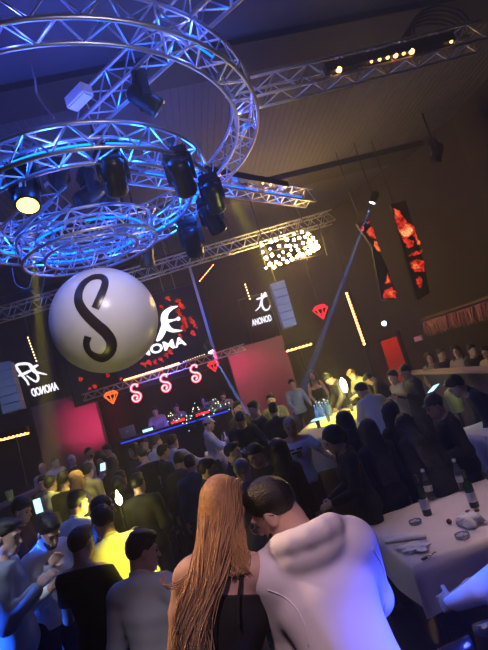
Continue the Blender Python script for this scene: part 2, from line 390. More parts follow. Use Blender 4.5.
tA, pA = straight_truss('arm_truss', 'diagonal straight truss carrying a pale box, running up from the ring centre', (-0.45, 5.58, TZ), (2.6, 2.85, TZ))
tB, pB = straight_truss('arm_truss', 'straight truss with a row of amber lamps, reaching right from the largest ring', (1.45, 5.86, TZ), (5.15, 5.66, TZ))
tC, pC = straight_truss('arm_truss', 'blue lit straight truss reaching right past the hanging movers', (-0.35, 6.35, 5.55), (3.4, 9.5, 5.55))
tD, pD = straight_truss('arm_truss', 'dim violet straight truss leaving the picture at the left above the blue ring', (-1.1, 6.05, TZ), (-5.2, 6.6, TZ))
tE, pE = straight_truss('arm_truss', 'blue grey straight truss behind the yellow mover at the left edge', (-1.1, 6.4, 5.35), (-4.2, 9.4, 5.35))
for k in range(10):                     # LED tubes inside the blue ring
    f = PM(1.5, 4.99); a0 = (k+0.06)/10; tube_in(med, 'led_tube', [f(a0+j*0.088/8) for j in range(9)], 0.014, 'cyantube')
    point('ring_led', f(a0+0.044), 26, (0.01, 0.13, 1.0), 0.06)
for k in range(4):
    f = PS(0.73, 4.6); point('ring_led', f((k+.5)/4), 5, (0.05, 0.12, 1.0), 0.05); tube_in(sml, 'led_tube', [f((k+0.1)/4+j*0.2/6) for j in range(7)], 0.012, 'bluetube')
for k in range(4): f = pA(0, 0.5); point('truss_led', f(0.12+k*0.245), 9, (0.01, 0.1, 1.0), 0.06); tube_in(tA, 'led_tube', [f(0.02+k*0.245), f(0.22+k*0.245)], 0.018, 'bluetube')
for k in range(3): f = pC(0, 0.45); point('truss_led', f(0.24+k*0.29), 9, (0.01, 0.1, 1.0), 0.06); tube_in(tC, 'led_tube', [f(0.12+k*0.29), f(0.36+k*0.29)], 0.018, 'bluetube')
for k in range(2): f = pE(0, 0.45); tube_in(tE, 'led_tube', [f(0.1+k*0.3), f(0.34+k*0.3)], 0.014, 'bluetube')
for k in range(8):
    f = PB(2.35, 5.68); a0 = k/8; tube_in(big, 'led_tube', [f(a0+j*0.02/5) for j in range(6)], 0.010, 'bluetube'); point('ring_led', f(a0), 7, (0.06, 0.10, 1.0), 0.05)
def light_bar(name, label, a, b, n, g, r, body=(0.16, 0.12), group=None, rows=1, hot=None):
    a, b = np.array(a, float), np.array(b, float); o = empty(name, (a+b)/2); tag(o, label, 'lamp', group)
    d = (b-a); L = np.linalg.norm(d); q = V(d).to_track_quat('X', 'Z').to_matrix()
    obj('bar_body', add_box(B(), (a+b)/2, (L, *body), q), M['fixture'], o)
    dn = V(q @ Vector((0, 0, -1))); sd = V(q @ Vector((0, -1, 0)))
    for i in range(n):
        for j in range(rows):
            c = V(a+d*((i+0.5)/n)) + dn*(body[1]/2) + sd*(body[0]*0.25 if rows == 1 else (j-(rows-1)/2)*body[0]*0.7)
            rr = r*(hot[i] if hot else 1)
            if rr > 0: obj('bulb', add_ball(B(), c, rr, 8), G[g], o, True)
    return o
# lamp rows on the arm truss B and C
light_bar('lamp_row', 'row of amber lamps on the straight truss at the upper right', pB(1.35, 0.35)(0.36), pB(1.35, 0.35)(0.86), 16, 'amber', 0.026, (0.12, 0.13), None, 1,
          [0, 1.6, 0, 0, 0, 0.8, 0.9, 1, 1.3, 0.9, 1.5, 0, 0, 0, 0, 0.9])
light_bar('lamp_row', 'row of small amber lamps on the blue lit truss', pC(1.3, 0.8)(0.34), pC(1.3, 0.8)(0.80), 10, 'amber', 0.024, (0.12, 0.12), None, 1, [1.2, 1, 0, 0, 0, 0, 1.0, 1.1, 0, 1.0])
# crane drum-like ring bracket on the far end of truss B
obk = empty('cable_coil', pB(0, 1.2)(0.86)); tag(obk, 'black coil of cable arched on the far end of the lamp truss', 'cable')
bmk = B(); cc = pB(0, 1.1)(0.84)
for j in range(5): add_tube(bmk, [cc+np.array([(0.42+0.012*j)*math.cos(a), 0.08*j-0.16, 0.33*math.sin(a)]) for a in np.linspace(0, PI, 16)], 0.018, 6)
obj('coil', bmk, M['cable'], obk)

# ------------------------------------------------------------------ moving head lamps
def mover(label, hang, aim, s=1.0, glowmat=None, pole=False, beam=None):
    """clamp and yoke hanging from a truss, head tilted towards aim"""
    o = empty('moving_head', hang); tag(o, label, 'lamp', None)
    h = V(hang); a = (V(aim)-h).normalized()
    side = a.cross(Vector((0, 0, 1))); side = side.normalized() if side.length > 0.05 else Vector((1, 0, 0))
    yaw = Matrix((side, Vector((0, 0, 1)).cross(side), Vector((0, 0, 1)))).transposed()
    bm = box(h+Vector((0, 0, -0.06*s)), (0.30*s, 0.22*s, 0.12*s), yaw, 0.02*s); obj('base', bm, M['fixture'], o)
    bm = B(); add_cyl(bm, h, h+Vector((0, 0, 0.12*s)), 0.03*s, 8); add_box(bm, h+Vector((0, 0, 0.13*s)), (0.1*s, 0.05*s, 0.05*s), yaw); obj('clamp', bm, M['fixture'], o)
    piv = h+Vector((0, 0, -0.36*s)); bm = B()
    for sg in (-1, 1):
        bmb = box(piv+side*sg*0.155*s+Vector((0, 0, 0.10*s)), (0.045*s, 0.13*s, 0.32*s), yaw, 0.015*s)
        me = bpy.data.meshes.new('t'); bmb.to_mesh(me); bmb.free(); bm.from_mesh(me); bpy.data.meshes.remove(me)
    add_box(bm, piv+Vector((0, 0, 0.25*s)), (0.34*s, 0.10*s, 0.05*s), yaw); bmesh.ops.remove_doubles(bm, verts=bm.verts[:], dist=0.0001); obj('yoke', bm, M['fixture'], o)
    if pole: obj('drop_pole', add_cyl(B(), h+Vector((0, 0, 0.1)), (h.x, h.y, CEIL), 0.02, 8), M['fixture'], o)
    if beam: spot('beam_yellow', piv+a*0.27*s, beam[0], beam[1], YEL, beam[2], 0.4, 0.03)
    q = a.to_track_quat('Z', 'Y').to_matrix().to_4x4(); bm = B()
    add_lathe(bm, [(0.02, -0.24), (0.09, -0.235), (0.125, -0.19), (0.135, -0.06), (0.125, 0.06), (0.135, 0.09), (0.14, 0.20), (0.128, 0.225), (0.115, 0.21)], (0, 0, 0), 18)
    for k in range(4): add_box(bm, (0, 0, -0.20+k*0.035), (0.285-0.02*k, 0.06, 0.012))
    bmesh.ops.transform(bm, matrix=Matrix.Translation(piv) @ q @ Matrix.Scale(s, 4), verts=bm.verts[:]); hd = obj('head', bm, M['fixture'], o, True)
    bm = B(); add_lathe(bm, [(0.0, 0.20), (0.11, 0.205), (0.112, 0.222), (0.06, 0.234), (0.0, 0.237)], (0, 0, 0), 18)
    bmesh.ops.transform(bm, matrix=Matrix.Translation(piv) @ q @ Matrix.Scale(s, 4), verts=bm.verts[:]); obj('lens', bm, G[glowmat] if glowmat else M['lens'], hd, True)
    bm = B(); add_box(bm, (0.0, 0.138, 0.02), (0.035, 0.006, 0.09)); add_box(bm, (0.05, 0.128, 0.02), (0.012, 0.006, 0.09))
    bmesh.ops.transform(bm, matrix=Matrix.Translation(piv) @ q @ Matrix.Scale(s, 4), verts=bm.verts[:]); obj('name_plate', bm, M['white'], hd)
    return o
def under(px, py, d): return hp(px, py, d)
mover('black moving head with a lit yellow lens hanging under the blue ring at the left', hp(20, 162, 5.0), hp(26, 330, 4.0), 0.95, 'yellamp', False, (hp(40, 330, 4.85), 15000, 5))
mover('large black moving head hanging from the middle of the blue ring, pointing down', hp(106, 146, 5.1), hp(135, 300, 7.0), 0.95)
mover('black moving head on the right of the blue ring, lens turned down right', hp(174, 150, 5.3), hp(225, 290, 7.0), 0.92)
mover('upper of the two yellowish lit movers where the blue ring meets the large ring', hp(207, 176, 5.9), hp(245, 300, 7.5), 0.82)
mover('lower of the two yellowish lit movers at the right end of the blue ring', hp(206, 198, 6.6), hp(262, 300, 7.5), 0.9)
mover('dark moving head hanging lowest on the right side of the blue ring', hp(186, 220, 7.2), hp(215, 330, 9), 1.0)
mover('small dark moving head seen through the blue ring, left of the large one', hp(54, 160, 7.2), hp(40, 260, 9), 0.9)
mover('dark moving head hanging sideways inside the blue ring', hp(84, 172, 6.6), hp(40, 205, 6.2), 0.95)
mover('small dark moving head just above the smallest ring', hp(106, 182, 7.3), hp(120, 260, 9), 1.0, None, True)
mover('black moving head on the diagonal truss with its blue lit back', hp(138, 76, 5.2), hp(190, 110, 5.3), 0.82)
mover('small dark mover hanging just right of the balloon top under the long truss', hp(142, 238, 8.6), hp(150, 330, 9), 0.95, None, True)
mover('dark mover far right on the ceiling beyond the lamp truss', hp(432, 140, 10.5), hp(400, 300, 11), 0.9, None, True)
spot('mover_spill', (1.9, 5.2, 3.6), hp(214, 200, 6.0), 45, (0.95, 0.9, 0.2), 30, 0.7)
spot('mover_blue', (1.3, 4.2, 6.6), hp(152, 92, 5.2), 50, (0.05, 0.2, 1.0), 40, 0.7)
bx0 = hp(79, 97, 5.35)
ob = empty('pale_case', bx0); tag(ob, 'pale box shaped case strapped to the diagonal truss', 'case')
obj('shell', box(bx0, (0.34, 0.16, 0.15), Matrix.Rotation(R_(-42), 3, 'Z') , 0.02), M['white'], ob); 
obj('handle', add_tube(B(), [bx0+np.array([-.06, .05, .075]), bx0+np.array([-.04, .03, .12]), bx0+np.array([.04, -.03, .12]), bx0+np.array([.06, -.05, .075])], 0.01, 6), M['fixture'], ob)
for a, b, c in (((35, 80, 6.0), (38, 96, 6.2), (54, 118, 5.9)),):
    tag(obj('hanging_cable', add_tube(B(), catmull2([hp(*a)*[1, 1, 0]+[0, 0, CEIL], hp(*a), hp(*b), hp(*c)], 6), 0.014, 6), M['paleCable']), 'pale cable hanging from the ceiling at the upper left', 'cable')
tag(obj('hanging_cable', add_tube(B(), catmull2([hp(12, 268, 6.6), hp(16, 284, 6.6), hp(28, 288, 6.5), hp(33, 272, 6.4)], 8), 0.008, 6), M['paleCable']), 'thin cable looping below the smallest ring at the left', 'cable')
tag(obj('hanging_cable', add_tube(B(), catmull2([hp(30, 290, 6.6), hp(40, 296, 6.6), hp(45, 275, 6.5)], 8), 0.008, 6), M['paleCable']), 'thin cable strap hanging under the smallest ring beside the yellow beam', 'cable')

# ------------------------------------------------------------------ balloon
BC = hp(105, 320.5, 6.0); BR = 0.665
bal = empty('balloon', BC); tag(bal, 'big white balloon with a black letter S hanging under the smallest ring', 'balloon')
bm = B(); bmesh.ops.create_uvsphere(bm, u_segments=64, v_segments=32, radius=BR, matrix=Matrix.Translation(V(BC)))
obj('balloon_skin', bm, M['balloon'], bal, True)
nv = (CAM-BC)/np.linalg.norm(CAM-BC)
def ball_pt(px, py, off):
    r = ray(px, py); r /= np.linalg.norm(r); oc = CAM-BC; b = oc @ r; c = oc @ oc-BR*BR; q = b*b-c
    t = -b-math.sqrt(max(q, 0)); p = CAM+r*t; n = (p-BC)/BR; return BC+n*(BR+off)
sp = [(207, 182), (217, 160), (228, 135), (241, 103), (244, 78), (228, 64), (195, 67), (163, 90), (146, 125), (147, 162), (170, 200), (208, 238), (246, 272), (268, 308), (263, 343), (237, 367), (206, 361), (183, 342), (174, 314), (181, 287)]
sp = catmull2([(40+x/3.754, 260+y/3.754) for x, y in sp], 5)
wd = np.interp(np.linspace(0, 1, len(sp)), [0, .12, .22, .27, .33, .42, .5, .62, .72, .82, .88, .95, 1], [6.6, 6.6, 5.8, 4.8, 4.2, 6.6, 8.2, 9.2, 9.0, 6.4, 5.0, 5.6, 6.4])
bm = B(); l1, l2 = [], []
for i, p in enumerate(sp):
    t = np.array(sp[min(i+1, len(sp)-1)])-np.array(sp[max(i-1, 0)]); t = t/np.linalg.norm(t); n = np.array([-t[1], t[0]])
    row = [bm.verts.new(V(ball_pt(*(np.array(p)+n*wd[i]*1.2*k), 0.003 if abs(k) > 0.49 else 0.006))) for k in (-.5, -.3, 0, .3, .5)]
    l1.append(row)
for a, b in zip(l1, l1[1:]):
    for k in range(4): bm.faces.new((a[k], a[k+1], b[k+1], b[k]))
bmesh.ops.recalc_face_normals(bm, faces=bm.faces[:])
obj('letter', bm, M['inkblack'], bal, True)
for k in range(3): obj('string', add_cyl(B(), BC+np.array([0, 0, BR-0.01]), (-0.83+0.62*math.cos(k*2.1+.4), 6.1+0.62*math.sin(k*2.1+.4), 4.45), 0.004, 6), M['paleCable'], bal)

# ------------------------------------------------------------------ stage
struct('trim_10', add_box(B(), (-0.9, 12.85, 0.35), (5.6, 2.9, 0.7)), M['black'], 'dark stage platform under the disc jockeys')
desk = empty('dj_desk', (-0.75, 11.6, 0.7)); tag(desk, 'long dark stage desk with a blue lit top edge', 'desk')
obj('desk_front', box((-0.75, 11.55, 0.92), (2.75, 0.08, 1.80), None, 0.01), M['black'], desk)
obj('desk_top', box((-0.75, 11.72, 1.82), (2.8, 0.5, 0.05), None, 0.01), M['black'], desk)
obj('led_edge', add_box(B(), (-0.75, 11.495, 1.80), (2.6, 0.02, 0.07)), G['deskblue'], desk)
area('desk_blue', (-0.75, 12.2, 1.95), (-0.75, 12.4, 3), 10, (0.08, 0.08, 1.0), 2.6, 0.2)
def deck(label, px, py, y, mm, w=0.42, lid=None):
    p = aty(px, py, y); p[2] = 1.845; o = empty('dj_console', p); tag(o, label, 'console')
    obj('body', box(p+np.array([0, 0, 0.05]), (w, 0.3, 0.1), None, 0.01), M['fixture'], o)
    bm = B()
    for k in range(2): add_cyl(bm, p+np.array([(k-.5)*w*.5, 0, 0.1]), p+np.array([(k-.5)*w*.5, 0, 0.115]), w*0.19, 18)
    obj('jog_wheel', bm, M['steel'], o)
    obj('panel', add_box(B(), p+np.array([0, -0.155, 0.05]), (w*0.8, 0.012, 0.06)), mm, o)
    return o
deck('console with a red lit panel at the middle of the stage desk', 179, 424, 11.75, G['neonred'])
deck('console with a pink red panel near the right end of the stage desk', 202, 412, 11.75, G['neonred'], 0.4)
deck('console with a cyan lit panel beside the first disc jockey', 148, 428, 11.75, G['beamlamp'] if False else G['phonescr'], 0.3)
def laptop(label, px, py, y, screen):
    p = aty(px, py, y); p[2] = 1.85; o = empty('laptop', p); tag(o, label, 'laptop')
    obj('keyboard', box(p+np.array([0, 0.1, 0.01]), (0.36, 0.24, 0.02), None, 0.004), M['steel'], o)
    rt = Matrix.Rotation(R_(12), 3, 'X')
    obj('lid', box(p+np.array([0, -0.03, 0.14]), (0.36, 0.02, 0.26), rt, 0.004), screen, o)
    bm = B(); add_cyl(bm, p+np.array([0, -0.045, 0.15]), p+np.array([0, -0.052, 0.15]), 0.035, 12); obj('lid_mark', bm, M['white'], o)
    return o
lapm = mat('laptop_lid', (0.62, 0.5, 0.55), 0.4, 0.2)
laptop('laptop with a pinkish lid at the left end of the stage desk', 128, 433, 11.7, lapm)
laptop('laptop with a violet lid near the right end of the stage desk', 212, 408, 11.9, lapm)
for k, (x, sg) in enumerate(((-4.3, 0), (1.03, 1))):
    w = 1.62; h = 3.3
    struct('trim_%d' % (11+k), add_box(B(), (x+w/2, 13.15, h/2), (w, 0.3, h)), M['panel'], ('tall magenta lit cloth column left of the stage', 'tall magenta lit cloth column right of the stage')[k])
# LED screen
sx0, sx1, sz0, sz1, sy = -3.05, 0.74, 3.02, 5.28, 12.6
scr = empty('led_screen', ((sx0+sx1)/2, sy, sz0)); tag(scr, 'big stage screen with a white logo and red ornaments behind the balloon', 'screen')
obj('screen_panel', add_box(B(), ((sx0+sx1)/2, sy+0.06, (sz0+sz1)/2), (sx1-sx0, 0.1, sz1-sz0)), M['black'], scr)
for xx in (sx0+.5, sx1-.5): obj('hanger', add_cyl(B(), (xx, sy+.05, sz1), (xx, sy+.05, CEIL), .012, 6), M['cable'], scr)
bm = B()
for xx in (sx0-.04, sx1+.04): add_box(bm, (xx, sy+.05, (sz0+sz1)/2), (.07, .14, sz1-sz0+.14))
for zz in (sz0-.04, sz1+.04): add_box(bm, ((sx0+sx1)/2, sy+.05, zz), (sx1-sx0+.14, .14, .07))
obj('screen_frame', bm, M['fixture'], scr)
def spt(px, py): p = aty(px, py, sy); return (p[0], p[2])
c3 = lambda x, y: (135+x/6.97, 280+y/6.97)
OS = (0, sy+0.005, 0); EX, EZ, EY = (1, 0, 0), (0, 0, 1), (0, -1, 0)
cres = [spt(*c3(x, y)) for x, y in ((298, 182), (250, 200), (212, 235), (205, 280), (222, 325), (262, 352), (330, 352))]
bm = stroke(B(), cres, [0.02, 0.10, 0.17, 0.20, 0.17, 0.10, 0.02], OS, EX, EZ, EY, 0.012)
stroke(bm, [spt(*c3(x, y)) for x, y in ((228, 288), (265, 280), (296, 272))], [0.10, 0.05, 0.05], OS, EX, EZ, EY, 0.013)
pp = spt(*c3(302, 270)); add_cyl(bm, (pp[0], sy, pp[1]), (pp[0], sy-0.012, pp[1]), 0.055, 14)
stroke(bm, [spt(*c3(x, y)) for x, y in ((205, 300), (195, 350), (172, 400), (150, 425))], [0.12, 0.17, 0.14, 0.04], OS, EX, EZ, EY, 0.012)
# mirrored left half of the logo, behind the balloon
mxs = pp[0]-0.62
stroke(bm, [(2*mxs-x, z) for x, z in cres], [0.02, 0.10, 0.17, 0.20, 0.17, 0.10, 0.02], OS, EX, EZ, EY, 0.012)
obj('screen_logo', bm, G['logowhite'], scr)
def letters(txt, name, origin, ux, uz, height, m, parent, depth=0.012, mirror=False, align='LEFT', stretch=1.0, shear=0.0):
    cu = bpy.data.curves.new(name, 'FONT'); cu.body = txt; cu.size = height/0.72; cu.extrude = depth/2; cu.align_x = align; cu.offset = 0.012*height/0.3; cu.shear = shear
    t = bpy.data.objects.new(name, cu); COL.objects.link(t); bpy.context.view_layer.update()
    dg = bpy.context.evaluated_depsgraph_get(); me = bpy.data.meshes.new_from_object(t.evaluated_get(dg)); bpy.data.objects.remove(t); bpy.data.curves.remove(cu)
    ux, uz = V(ux), V(uz); n = ux.cross(uz); o = V(origin)
    for v in me.vertices:
        x, y, z = v.co; x *= stretch * (-1 if mirror else 1); v.co = o+ux*x+uz*y+n*z
    if mirror: me.flip_normals()
    me.materials.clear(); return link(name, me, m, parent)
te = spt(186, 344.5); ts = spt(147, 358.5)
letters('ANOMA', 'screen_word', (te[0], sy+0.0, te[1]-0.0), EX, EZ, 0.24, G['logowhite'], scr, 0.012, False, 'RIGHT', 1.25)
def blob(bm, c, r, o, n=9):
    pts = [(c[0]+r*(0.45+0.8*rng.random())*math.cos(2*PI*k/n), c[1]+r*(0.45+0.8*rng.random())*math.sin(2*PI*k/n)) for k in range(n)]
    prism(bm, pts, o, EX, EZ, EY, 0.01)
bm = B()
for x, y, r in ((300, 145, .13), (322, 175, .15), (228, 125, .11), (180, 185, .1), (300, 215, .11), (315, 240, .12), (335, 275, .15), (350, 310, .13), (335, 335, .12), (385, 265, .1), (400, 290, .11), (418, 318, .09), (400, 365, .12), (310, 385, .08), (240, 495, .12), (215, 520, .1), (180, 550, .1), (140, 570, .1), (95, 575, .12), (60, 585, .12), (250, 185, .07)):
    for q, rr in (((x, y), r*.62), ((x+14, y+16), r*.35)): bm = B(); blob(bm, spt(*c3(*q)), rr, OS, 11); obj('red_ornament', bm, G['screenred'], scr)
for k in range(26): bm = B(); blob(bm, (rng.uniform(sx0+.2, -1.3), rng.uniform(sz0+.15, sz1-.2)), rng.uniform(.04, .09), OS); obj('red_ornament', bm, G['screenred'], scr)
# scaffold around the screen
bm = B()
for px, py in ((188, 268),):
    p = aty(px, py, 12.3); add_box(bm, (p[0]+0.05, 12.35, (p[2]+3.1)/2), (0.07, 0.07, p[2]-3.0))
lad = struct('trim_13', bm, M['alu'], 'thin upright mast at the right of the stage screen')
for k, (px, py) in enumerate(((159, 275), (170, 270))):
    p = aty(px, py, 12.55); tag(obj('hanging_cable', add_cyl(B(), (p[0], 12.55, CEIL), (p[0], 12.55, sz1), 0.012, 6), M['paleCable']), ('left', 'right')[k]+' steel wire the stage screen hangs from, above the balloon edge', 'cable')
# trusses over the stage
ta, tb = aty(-6, 323, 11.6), aty(334, 222, 11.9)
tS, pS = straight_truss('stage_truss', 'long straight truss across the room above the stage screen', ta, tb, 0.3, 24)
na, nb = aty(84, 401, 12.0), aty(246, 350, 12.0)
tN, pN = straight_truss('stage_truss', 'slim low truss over the disc jockeys carrying the neon letters', na, nb, 0.16, 18, None, 0.16, 0.012)
light_bar('led_batten', 'long glowing orange batten on the slim truss above the neon letters', aty(124, 379.5, 12.0), aty(163, 367.5, 12.0), 22, 'amberhot', 0.036, (0.09, 0.05))
light_bar('led_batten', 'short orange batten right of the long glowing one', aty(165, 367, 12.0), aty(179, 362.5, 12.0), 8, 'amberhot', 0.036, (0.09, 0.05))
light_bar('led_batten', 'dim dotted batten at the right end of the slim truss', aty(182, 361, 12.0), aty(205, 353, 12.0), 10, 'dot', 0.014, (0.07, 0.05))
# neon S
def neon(label, px, py, y):
    p = aty(px, py, y); o = empty('neon_letter', p); tag(o, label, 'neon sign', 'neon letters over the stage desk')
    pts = [(295, 325), (300, 312), (290, 306), (272, 308), (258, 322), (254, 340), (262, 356), (285, 364), (308, 366), (326, 380), (328, 405), (312, 428), (290, 432), (272, 420), (268, 402), (282, 388), (300, 390), (306, 405), (296, 416)]
    sc = 0.0033
    P = [np.array([p[0]+(x-292)*sc*0.98+(370-yy)*sc*-0.29*0, y-0.03, p[2]+(370-yy)*sc]) for x, yy in pts]
    ca, sa = math.cos(ROLL), math.sin(ROLL)
    P = [p+np.array([(q-p)[0]*ca+(q-p)[2]*sa, -0.03, -(q-p)[0]*sa+(q-p)[2]*ca]) for q in P]
    obj('neon_tube', add_tube(B(), catmull2(P, 5), 0.017, 8), G['neon'], o, True)
    obj('halo_tube', add_tube(B(), catmull2([q+np.array([0, 0.045, 0]) for q in P], 5), 0.032, 8), G['neonred'], o, True)  # wider red tube behind, drawn as the neon's glow
    obj('hanger', add_cyl(B(), p+np.array([0, 0, 0.22]), (p[0], y, pN(0, 0)(0.5)[2]+0.02), 0.006, 6), M['cable'], o); return o
neon('pink neon letter S nearest to the balloon, left of its two twins', 136, 393, 11.95)
neon('pink neon letter S in the middle of the row of three', 165.5, 383, 11.95)
neon('pink neon letter S at the right end of the row of three', 195.5, 373.5, 11.95)
# gems
def gem(label, px, py, y, r, g):
    p = aty(px, py, y); o = empty('hanging_gem', p); tag(o, label, 'ornament')
    bm = B(); add_lathe(bm, [(0.01, -r*1.0), (r, r*0.35), (r*0.62, r*0.75), (0.01, r*0.76)], p, 8); core = obj('gem_body', bm, M['fixture'], o)
    n = 8; top = [p+np.array([r*1.02*math.cos(2*PI*k/n), r*1.02*math.sin(2*PI*k/n), r*0.36]) for k in range(n)]
    cap = [p+np.array([r*.64*math.cos(2*PI*(k+.5)/n), r*.64*math.sin(2*PI*(k+.5)/n), r*0.77]) for k in range(n)]
    tip = p+np.array([0, 0, -r*1.03]); bm = B()
    for k in range(n):
        for a, b in ((top[k], top[(k+1) % n]), (top[k], tip), (cap[k], cap[(k+1) % n]), (top[k], cap[k]), (top[(k+1) % n], cap[k])): add_cyl(bm, a, b, r*0.085, 6)
        add_cyl(bm, (top[k]+tip)/2, (top[(k+1) % n]+tip)/2, r*.06, 6)
    obj('neon_edges', bm, G[g], o)
    obj('hanger', add_cyl(B(), p+np.array([0, 0, r*.76]), (p[0], p[1], CEIL if px > 300 else p[2]+r*.76+0.5), 0.006, 6), M['cable'], o); return o
gem('orange glowing gem ornament hanging left of the three neon letters', 111.5, 397, 11.9, 0.165, 'gem')
gem('red glowing gem ornament right of the three neon letters under the cold lamp', 213.5, 366, 11.9, 0.14, 'gemred')
gem('red glowing gem ornament hanging alone between the pale speaker array and the vertical lamp strip', 321, 311.5, 11.6, 0.19, 'gemred')
# club signs above the two columns
def sign(label, px, py, y, s, mirror, lean):
    p = aty(px, py, y); o = empty('club_sign', p); tag(o, label, 'sign'); m = -1 if mirror else 1
    if mirror:
        c = lambda x, yy: (lambda q: (q[0], q[2]))(aty(x/6.97, 350+yy/6.97, y))
        S1 = [(205, 245), (190, 215), (165, 185), (138, 150), (118, 112), (150, 98), (205, 100), (245, 140), (270, 190), (258, 220), (225, 205), (205, 190), (190, 180)]
        S2 = [(132, 182), (190, 158), (238, 132)]; S3 = [(205, 100), (240, 150), (270, 158), (330, 172)]; S4 = [(235, 122), (270, 105)]
    else:
        c = lambda x, yy: (lambda q: (q[0], q[2]))(aty(235+x/8.13, 270+yy/8.13, y))
        S1 = [(245, 182), (226, 215), (212, 260), (196, 305), (165, 335)]; S2 = [(172, 242), (215, 228), (262, 212)]; S3 = [(215, 192), (214, 240), (222, 300), (245, 328), (272, 318), (284, 288)]; S4 = [(225, 235), (242, 205), (256, 196)]
    bm = B(); w = 0.065*s
    for st in (S1, S2, S3, S4): stroke(bm, [c(*q) for q in st], [w*.6, w, w*1.1, w*.8, w*.4], (0, y-0.03, 0), EX, EZ, EY, 0.03)
    obj('sign_logo', bm, G['signwhite'], o)
    if mirror: a, b = aty(36, 393.5, y), aty(57.5, 383.5, y)
    else: a, b = aty(252, 324, y), aty(273, 317, y)
    letters('ANONOD' if mirror else 'ANONOD', 'sign_word', ((b[0] if mirror else a[0]), y-0.03, min(a[2], b[2])-0.06), EX, EZ, 0.22*s, G['signwhite'], o, 0.03, mirror, 'LEFT', 0.50, 0.15)
    bm = B(); c0 = (a+b)/2
    for zz in (-0.02, 0.22, 0.75): add_box(bm, (c0[0]-0.05, y+0.03, c0[2]+zz), (0.9, 0.03, 0.03))
    for xx in (-0.46, 0.36): add_box(bm, (c0[0]+xx, y+0.115, (c0[2]+0.75+3.3)/2), (0.03, 0.16, c0[2]+0.75-3.3))
    obj('sign_rails', bm, M['fixture'], o); return o
sign('white mirrored club sign lettering and logo above the left magenta column', 45, 375, 12.9, 0.95, True, 0)
sign('white club sign lettering and logo above the right magenta column', 262, 310, 12.9, 0.8, False, 0)
# line array speakers
def line_array(label, tl, tr, br, bl, y):
    a, b, c, d = (aty(*q, y) for q in (tl, tr, br, bl)); o = empty('line_array', (a+b)/2); tag(o, label, 'speaker')
    n = 6
    for k in range(n):
        p = [a+(d-a)*k/n, b+(c-b)*k/n, b+(c-b)*(k+0.93)/n, a+(d-a)*(k+0.93)/n]
        bm = B(); f = [bm.verts.new(V(q)) for q in p]; g = [bm.verts.new(V(q)+Vector((0.03 if i in (0, 3) else -0.03, 0.38, 0))) for i, q in enumerate(p)]
        bm.faces.new(f); bm.faces.new(g[::-1])
        for i in range(4): bm.faces.new((f[i], g[i], g[(i+1) % 4], f[(i+1) % 4]))
        bmesh.ops.recalc_face_normals(bm, faces=bm.faces[:]); obj('speaker_box', bm, M['array'], o)
    obj('hanger', add_cyl(B(), (a+b)/2+np.array([0, 0.15, 0]), (a+b)/2+np.array([0, 0.15, CEIL-a[2]]), 0.015, 6), M['cable'], o); return o
line_array('pale grey column of hung speakers at the left edge beside the mirrored sign', (-8, 364), (9, 361), (21.8, 409), (3, 415), 10.9)
line_array('pale blue grey column of hung speakers beside the right club sign', (270, 284), (284.2, 279.8), (297, 324.7), (284.2, 328.8), 10.9)
spot('array_light_right', (1.2, 8.0, 3.2), (2.6, 11.0, 3.9), 190, (0.35, 0.45, 1.0), 30, 0.6)
spot('array_light_left', (-3.0, 8.0, 3.2), (-4.2, 11.3, 3.8), 55, (0.4, 0.62, 1.0), 30, 0.6)
# amber LED matrices and strips
def matrix_lamp(label, a, b, y, n):
    A, C = aty(*a, y), aty(*b, y); mm = (A+C)/2; mo = light_bar('led_matrix', label, A, C, n, 'amberhot', 0.036, (0.18, 0.14), None, 2)
    obj('stand', add_cyl(B(), (mm[0], y+0.05, 0), (mm[0], y+0.05, mm[2]), 0.02, 8), M['fixture'], mo); return mo
matrix_lamp('amber lamp bank glowing at the left edge under the speaker column', (0, 436.5), (28, 429.5), 11.3, 7)
matrix_lamp('amber lamp bank glowing right of the right magenta column', (285, 348.5), (311, 341), 11.8, 7)
def strip(label, a, b, y, n, r, g, w, up=False):
    A, C = aty(*a, y), aty(*b, y); so = light_bar('led_strip', label, A, C, n, g, r, w)
    obj('mast', add_cyl(B(), (C[0], y+0.06, 0), (A[0], y+0.06, A[2]), 0.022, 8) if not up else add_cyl(B(), (A[0], y+0.06, A[2]-.05), (A[0], y+0.06, CEIL), 0.01, 6), M['fixture'], so); return so
strip('bright vertical strip of amber lamps on the dark back wall', (347.5, 292), (366, 345), 11.0, 18, 0.036, 'amber', (0.1, 0.08))
strip('thin dotted vertical lamp strip left of the balloon', (28.5, 336), (38, 362), 12.0, 9, 0.022, 'dot', (0.04, 0.04), True)
strip('thin dotted vertical lamp strip left of the right club sign', (245.5, 283), (251, 300), 12.0, 6, 0.022, 'dot', (0.04, 0.04), True)
stk = light_bar('led_strip', 'orange streak of lamps hanging slantwise below the stage truss', aty(213, 263, 11.5), aty(198, 281, 11.5), 9, 'amber', 0.02, (0.05, 0.05))
q = aty(213, 263, 11.5); obj('hanger', add_cyl(B(), q, (q[0], 11.75, q[2]+0.25), 0.012, 6), M['cable'], stk)
